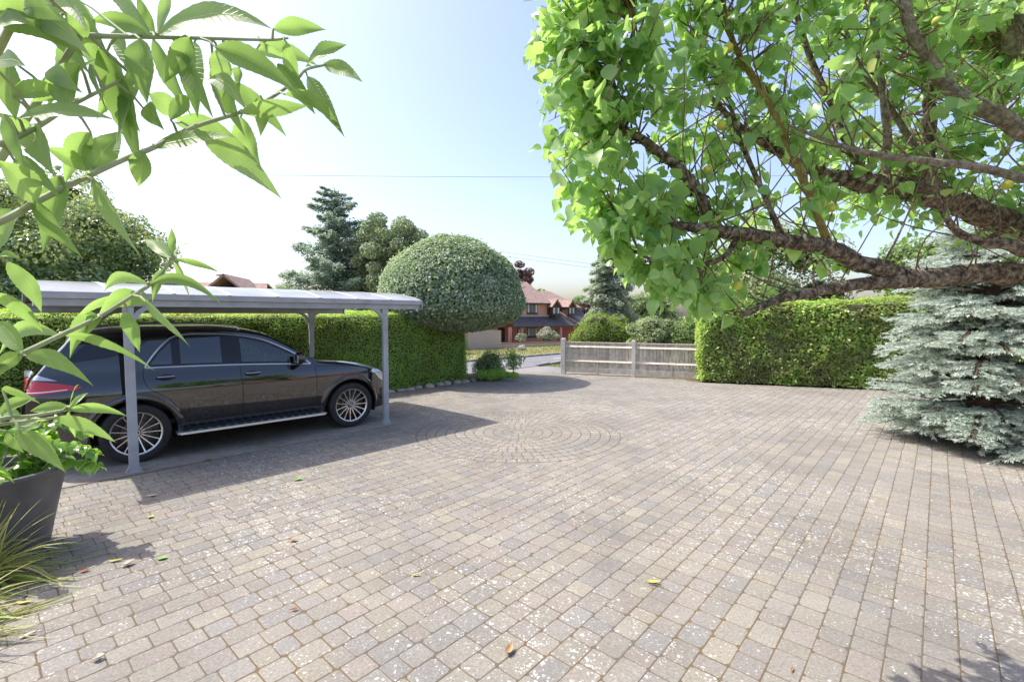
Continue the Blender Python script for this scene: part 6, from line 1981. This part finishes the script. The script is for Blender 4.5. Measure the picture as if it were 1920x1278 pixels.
for k in range(20):
    a = rp_.uniform(-1.3, 1.6) if k < 14 else rp_.uniform(0, 6.28)
    L = rp_.uniform(0.35, 0.66); h = rp_.uniform(0.05, 0.42)
    p0 = Vector((rp_.gauss(0, .12), rp_.gauss(0, .12), 0)); p1 = p0 + Vector((math.cos(a) * L * .55, math.sin(a) * L * .55, h)); p2 = p0 + Vector((math.cos(a) * L, math.sin(a) * L, h * 0.72))
    path = [Vector(q) for q in smooth_path([tuple(p0), tuple(p1), tuple(p2)], 8)]
    mb = MB(); mb.tube(path, [0.006 - 0.004 * i / (len(path) - 1) for i in range(len(path))], 6); mb.build('stem', BSTEM, pp, True)
    for i in range(5, len(path)):
        d = (path[i] - path[i - 1]).normalized(); sd_ = d.cross(Vector((0, 0, 1))).normalized()
        for s in (-1, 1):
            o = bpy.data.objects.new('leaf', leafm[rp_.randint(0, 2)]); COL.objects.link(o); o.parent = pp
            dd = (sd_ * s + d * 0.4 + Vector((0, 0, rp_.uniform(-.5, .1)))).normalized()
            o.matrix_local = Matrix.Translation(path[i]) @ (frame_of(dd, rp_.gauss(0, .35)).to_4x4() @ Matrix.Scale(rp_.uniform(0.07, 0.10), 4))
BLADE = leaf_mat('strap_blade', [(0.0, (0.24, 0.36, 0.08)), (0.4, (0.40, 0.48, 0.14)), (0.7, (0.46, 0.46, 0.17)), (0.88, (0.55, 0.46, 0.22)), (1.0, (0.45, 0.27, 0.10))], (0.68, 0.72, 0.22), 0.5, 0.4, 0.4, use_obj=True)
def strap_plant(name, label, base, n, Lr, wr, seed, aim=None):
    root = empty(name, base); tag(root, label, 'plant')
    rs = random.Random(seed)
    for k in range(n):
        a = rs.uniform(0, 2 * math.pi) if aim is None or rs.random() < 0.35 else rs.gauss(aim, 0.7)
        L = rs.uniform(*Lr); w = rs.uniform(*wr); el = rs.uniform(0.25, 1.45)
        d = Vector((math.cos(a) * math.cos(el), math.sin(a) * math.cos(el), math.sin(el)))
        sd_ = Vector((-math.sin(a), math.cos(a), 0))
        p = Vector((rs.gauss(0, .04), rs.gauss(0, .04), 0.02)); vs = []; fs = []
        seg = 9; droop = rs.uniform(0.25, 1.1) * L
        for i in range(seg + 1):
            t = i / seg
            c = p + d * (L * t) + Vector((0, 0, -droop * t * t * math.cos(el) ** 0.5))
            if c.z < 0.01: c.z = 0.01 + 0.002 * rs.random()
            ww = w * (1 - t ** 2.2) * (0.7 + 0.6 * min(1, t * 3)) * 0.5
            nn = Vector((0, 0, 1))
            vs += [c - sd_ * ww + nn * ww * 0.5, c, c + sd_ * ww + nn * ww * 0.5]
        for i in range(seg):
            for j in range(2): fs.append((3 * i + j, 3 * i + j + 1, 3 * i + j + 4, 3 * i + j + 3))
        me = np_mesh('blade', [tuple(v) for v in vs], fs, True)
        link('blade', me, BLADE, root)
    return root
strap_plant('strap_leaf_plant', 'spiky yellow-green strap-leaved plant in front of the grey pot', (-3.86, 3.34, 0.0), 150, (0.45, 0.85), (0.012, 0.024), 51, 0.3)
strap_plant('strap_leaf_plant', 'second spiky grassy clump at the lowest corner by the pot shadow', (-3.48, 2.72, 0.0), 120, (0.45, 0.85), (0.010, 0.020), 52, 0.2)

# ================================================================ blue spruce on the right
SPR = leaf_mat('blue_spruce_needle', [(0.0, (0.40, 0.47, 0.40)), (0.5, (0.54, 0.61, 0.53)), (1.0, (0.68, 0.73, 0.66))], (0.54, 0.64, 0.51), 0.34, 0.6, 0.25)
SPRD = simple('spruce_wood', (0.105, 0.065, 0.042), 0.95, var=0.4, scale=14)
def spruce():
    root = empty('blue_spruce', (7.0, 7.05, 0)); tag(root, 'silvery blue spruce with layered boughs at the edge of the drive', 'tree')
    rs = random.Random(61)
    Hh = 3.5
    mb = MB(); mb.tube([(0, 0, -.1), (0.03, 0, 2.4), (0, 0, Hh)], [0.13, 0.085, 0.01], 12); mb.build('trunk', SPRD, root, True)
    shoots = []          # (base, dir, length, shaded)
    wood = MB()
    z = 0.16
    while z < Hh - 0.2:
        f = z / Hh
        L0 = 1.44 * (1 - f) ** 0.42 + 0.08
        if z < 0.35: L0 *= 0.92
        nb_ = 13 if z < 2.6 else 9
        for k in range(nb_):
            a = 2 * math.pi * (k + rs.uniform(-.3, .3)) / nb_ + z * 2.3
            L = L0 * rs.uniform(0.72, 1.10)
            zz = max(0.10, z + rs.uniform(-.24, .24))
            d = Vector((math.cos(a), math.sin(a), 0)); sdv = Vector((-math.sin(a), math.cos(a), 0))
            ph = rs.uniform(0.0, 0.26)
            def pt(t): return Vector((0, 0, zz)) + d * (L * t) + Vector((0, 0, ph * L * math.sin(t * 2.6) - 0.10 * L * t + 0.05 * L * t ** 4))
            path = [pt(i / 8) for i in range(9)]
            wood.tube(path, [0.020 * (1 - i / 9) + 0.004 for i in range(9)], 5, False)
            ns = max(5, int(L / 0.085))
            for i in range(ns):
                t = 0.16 + 0.84 * (i + 0.5) / ns
                p = pt(t)
                sl = (0.14 + 0.46 * L * (1 - t) * min(1, t * 2.2)) * rs.uniform(0.7, 1.2)
                for s in (-1, 1):
                    q = (sdv * s * 0.85 + d * 0.75 + Vector((0, 0, rs.uniform(-.34, .22)))).normalized()
                    e = p + q * sl + Vector((0, 0, -0.12 * sl))
                    wood.tube([p, e], [0.005, 0.002], 3, False)
                    m_ = max(2, int(sl / 0.062))
                    for j in range(m_):
                        if t < 0.45 and j < m_ * 0.4 and rs.random() < 0.55: continue
                        u = (j + 0.6) / m_; b = p.lerp(e, u)
                        for s2 in (-1, 1):
                            q2 = (q * 0.8 + (d if s2 > 0 else sdv * s) * 0.6 + Vector((rs.gauss(0, .18), rs.gauss(0, .18), rs.uniform(-.22, .18)))).normalized()
                            shoots.append((b, q2, rs.uniform(0.055, 0.105)))
            shoots.append((pt(1.0), d, 0.12))
        z += rs.uniform(0.17, 0.25) * (1 if z < 2.8 else 1.25)
    wo = wood.build('branches', SPRD, root); wo['kind'] = 'stuff'
    n = len(shoots)
    B = np.array([s[0] for s in shoots]); D = np.array([s[1] for s in shoots]); Ln = np.array([s[2] for s in shoots])
    K = 9
    ref = np.tile(np.array([0.0, 0.0, 1.0]), (n, 1)); u = np.cross(D, ref); u /= np.linalg.norm(u, axis=1, keepdims=True) + 1e-9; w = np.cross(u, D)
    V = np.empty((n, K, 4, 3))
    for k in range(K):
        t = (k + 0.5) / K * 0.9
        ang = RNG.uniform(0, 2 * math.pi, n)
        rad = u * np.cos(ang)[:, None] + w * np.sin(ang)[:, None]
        base = B + D * (Ln * t)[:, None]
        tip = base + (rad * 0.85 + D * 0.75) * (0.030 * RNG.uniform(0.8, 1.25, n))[:, None]
        if k == K - 1: tip = base + D * 0.035 + rad * 0.008
        sdv = np.cross(D, rad) * 0.0075
        V[:, k, 0] = base - sdv * 0.8; V[:, k, 1] = base + sdv * 0.8; V[:, k, 2] = tip + sdv * 0.45; V[:, k, 3] = tip - sdv * 0.45
    # each shoot shares one tone: joined through its stem strip
    m = n * K
    i = (np.arange(m) * 4)[:, None]
    me = np_mesh('needles', V.reshape(-1, 3), i + np.array([[0, 1, 2, 3]]))
    o = link('needles', me, SPR, root); o['kind'] = 'stuff'
    print('spruce shoots', n)
spruce()

# ================================================================ fallen leaves and small litter on the drive
DRY = [simple('dry_leaf_%s' % n, c, 0.8, var=0.25, scale=30) for n, c in (('tan', (0.45, 0.27, 0.13)), ('rust', (0.38, 0.11, 0.05)), ('yellow', (0.50, 0.45, 0.10)), ('pale', (0.58, 0.50, 0.38)), ('green', (0.20, 0.36, 0.08)))]
rf_ = random.Random(17)
def fallen(label, x, y, size, col, rz, curl=0.35, asp=0.5):
    vs = []; fs = []
    nx_, ny_ = 8, 2
    for i in range(nx_ + 1):
        t = i / nx_
        w = asp * 0.5 * math.sin(math.pi * min(0.99, max(0.02, t)) ** 0.85)
        for j in range(-ny_, ny_ + 1):
            s = j / ny_
            vs.append(((t - 0.5) * size, s * w * size, 0.006 + size * (curl * (t - 0.45) ** 2 * 1.4 + curl * 0.7 * w * s * s * 1.2 + 0.03 * math.sin(7 * t + 3 * s))))
    m_ = 2 * ny_ + 1
    for i in range(nx_):
        for j in range(m_ - 1): fs.append((i * m_ + j, i * m_ + j + 1, (i + 1) * m_ + j + 1, (i + 1) * m_ + j))
    root = empty('fallen_leaf', (x, y, 0.004), rz)
    tag(root, label, 'leaf', 'leaves fallen on the drive')
    bl = link('blade', np_mesh('blade', vs, fs, True), DRY[col], root)
    mb = MB(); mb.tube([(-0.5 * size, 0, 0.008), (-0.72 * size, 0.04 * size, 0.004)], [0.0016, 0.001], 5); mb.build('stalk', DRY[col], root)
for a in (
    ('curled tan leaf alone in the middle foreground of the drive', -0.016, 2.66, 0.085, 0, 1.2, 0.9, 0.5),
    ('small rust leaf on the open paving before the carport shadow', -1.88, 4.02, 0.07, 0, 0.2, 0.6, 0.6),
    ('tiny red-brown leaf fragment left of the foreground centre', -1.43, 3.05, 0.055, 1, 0.5, 0.7, 0.4),
    ('yellow-tan leaf lying on a dry twig on the paving to the front', 1.02, 3.37, 0.10, 2, -0.3, 0.5, 0.4),
    ('red leaf in the shadow beside the grey pot', -3.23, 3.53, 0.07, 1, 0.6, 0.4, 0.5),
    ('long yellow-green leaf in the pot shadow, nearer the carport', -3.12, 3.68, 0.10, 2, 0.2, 0.3, 0.3),
    ('yellow leaf in the shadow close to the spiky clump', -3.28, 3.13, 0.10, 2, 0.1, 0.3, 0.3),
    ('pale dry leaf at the tip of the pot shadow', -2.98, 3.62, 0.09, 3, 0.9, 0.8, 0.7),
    ('small green leaf beyond the tip of the pot shadow', -2.78, 3.72, 0.08, 4, 0.1, 0.2, 0.7),
    ('whitish curled leaf at the bottom edge near the spiky plants', -2.33, 2.60, 0.06, 3, 0.4, 0.9, 0.8),
    ('tan leaf in the dappled shade at the bottom corner', -2.93, 2.80, 0.08, 3, 0.8, 0.4, 0.4),
    ('pale leaf on the paving between the pot and the near carport post', -3.85, 5.04, 0.10, 3, 0.1, 0.3, 0.4),
    ('yellow leaf scrap on the paving in front of the near carport post', -3.46, 4.50, 0.06, 2, 0.1, 0.3, 0.8),
    ('pale green leaf beside the edge of the carport shadow', -2.51, 5.54, 0.12, 4, 0.3, 0.3, 0.5),
    ('green leaf on the concrete beside the car running board', -3.60, 6.95, 0.09, 4, 0.3, 0.3, 0.6),
    ('brown leaf on the concrete between the wheels of the car', -4.05, 6.30, 0.09, 1, 0.5, 0.5, 0.5),
    ('dark olive leaf lying alone left of the centre foreground', -0.72, 3.47, 0.07, 2, 0.1, 0.6, 0.3),
    ('short rust-coloured leaf stalk at the right foreground', 1.53, 2.52, 0.045, 1, 0.9, 0.2, 0.25),
):
    fallen(*a)
tw = MB(); tw.tube([(0, 0, 0.006), (0.05, 0.012, 0.010), (0.11, 0.0, 0.006)], [0.003, 0.0025, 0.0015], 6); tw.tube([(0.04, 0.01, 0.008), (0.06, 0.05, 0.012)], [0.002, 0.001], 5)
o = tw.build('fallen_twig', TWIGM); o.location = (0.98, 3.35, 0.003); o.rotation_euler = (0, 0, -0.4)
tag(o, 'small dry brown twig under the yellow-tan leaf on the front paving', 'twig')

# ================================================================ the house the drive belongs to, behind the photographer (mirrored in the car)
own = empty('own_house', (15.5, -4.0, 0), R(-62)); tag(own, 'brown-roofed house with orange ridge tiles mirrored in the car windows', 'house')
hbox('wall', -8, 8, 0, 7, -0.1, 2.7, BRICK, own)
orf = roof('roof', [[(-8.5, -0.5, 2.62), (8.5, -0.5, 2.62), (6.8, 3.5, 6.3), (-6.8, 3.5, 6.3)], [(8.5, 7.5, 2.62), (-8.5, 7.5, 2.62), (-6.8, 3.5, 6.3), (6.8, 3.5, 6.3)],
                    [(8.5, -0.5, 2.62), (8.5, 7.5, 2.62), (6.8, 3.5, 6.3)], [(-8.5, 7.5, 2.62), (-8.5, -0.5, 2.62), (-6.8, 3.5, 6.3)]], ROOFT, own)
RIDGE = simple('orange_ridge_tile', (0.48, 0.17, 0.07), 0.85, var=0.2, scale=3)
for k in range(30):
    mb = MB(); mb.prism([(-0.13, 0), (-0.09, 0.09), (0, 0.13), (0.09, 0.09), (0.13, 0)], 0, 0.43, Matrix(((0, 0, 1, -6.75 + k * 0.45), (1, 0, 0, 3.5), (0, 1, 0, 6.27), (0, 0, 0, 1)))); mb.build('ridge_tile', RIDGE, orf)
for x in (-5.5, -1.5, 2.0): window(x, x + 1.8, 0.9, 2.1, -0.01, 3, own)
hbox('front_door', 5.0, 6.0, -0.06, 0.02, 0.0, 2.05, TIMBER, own)
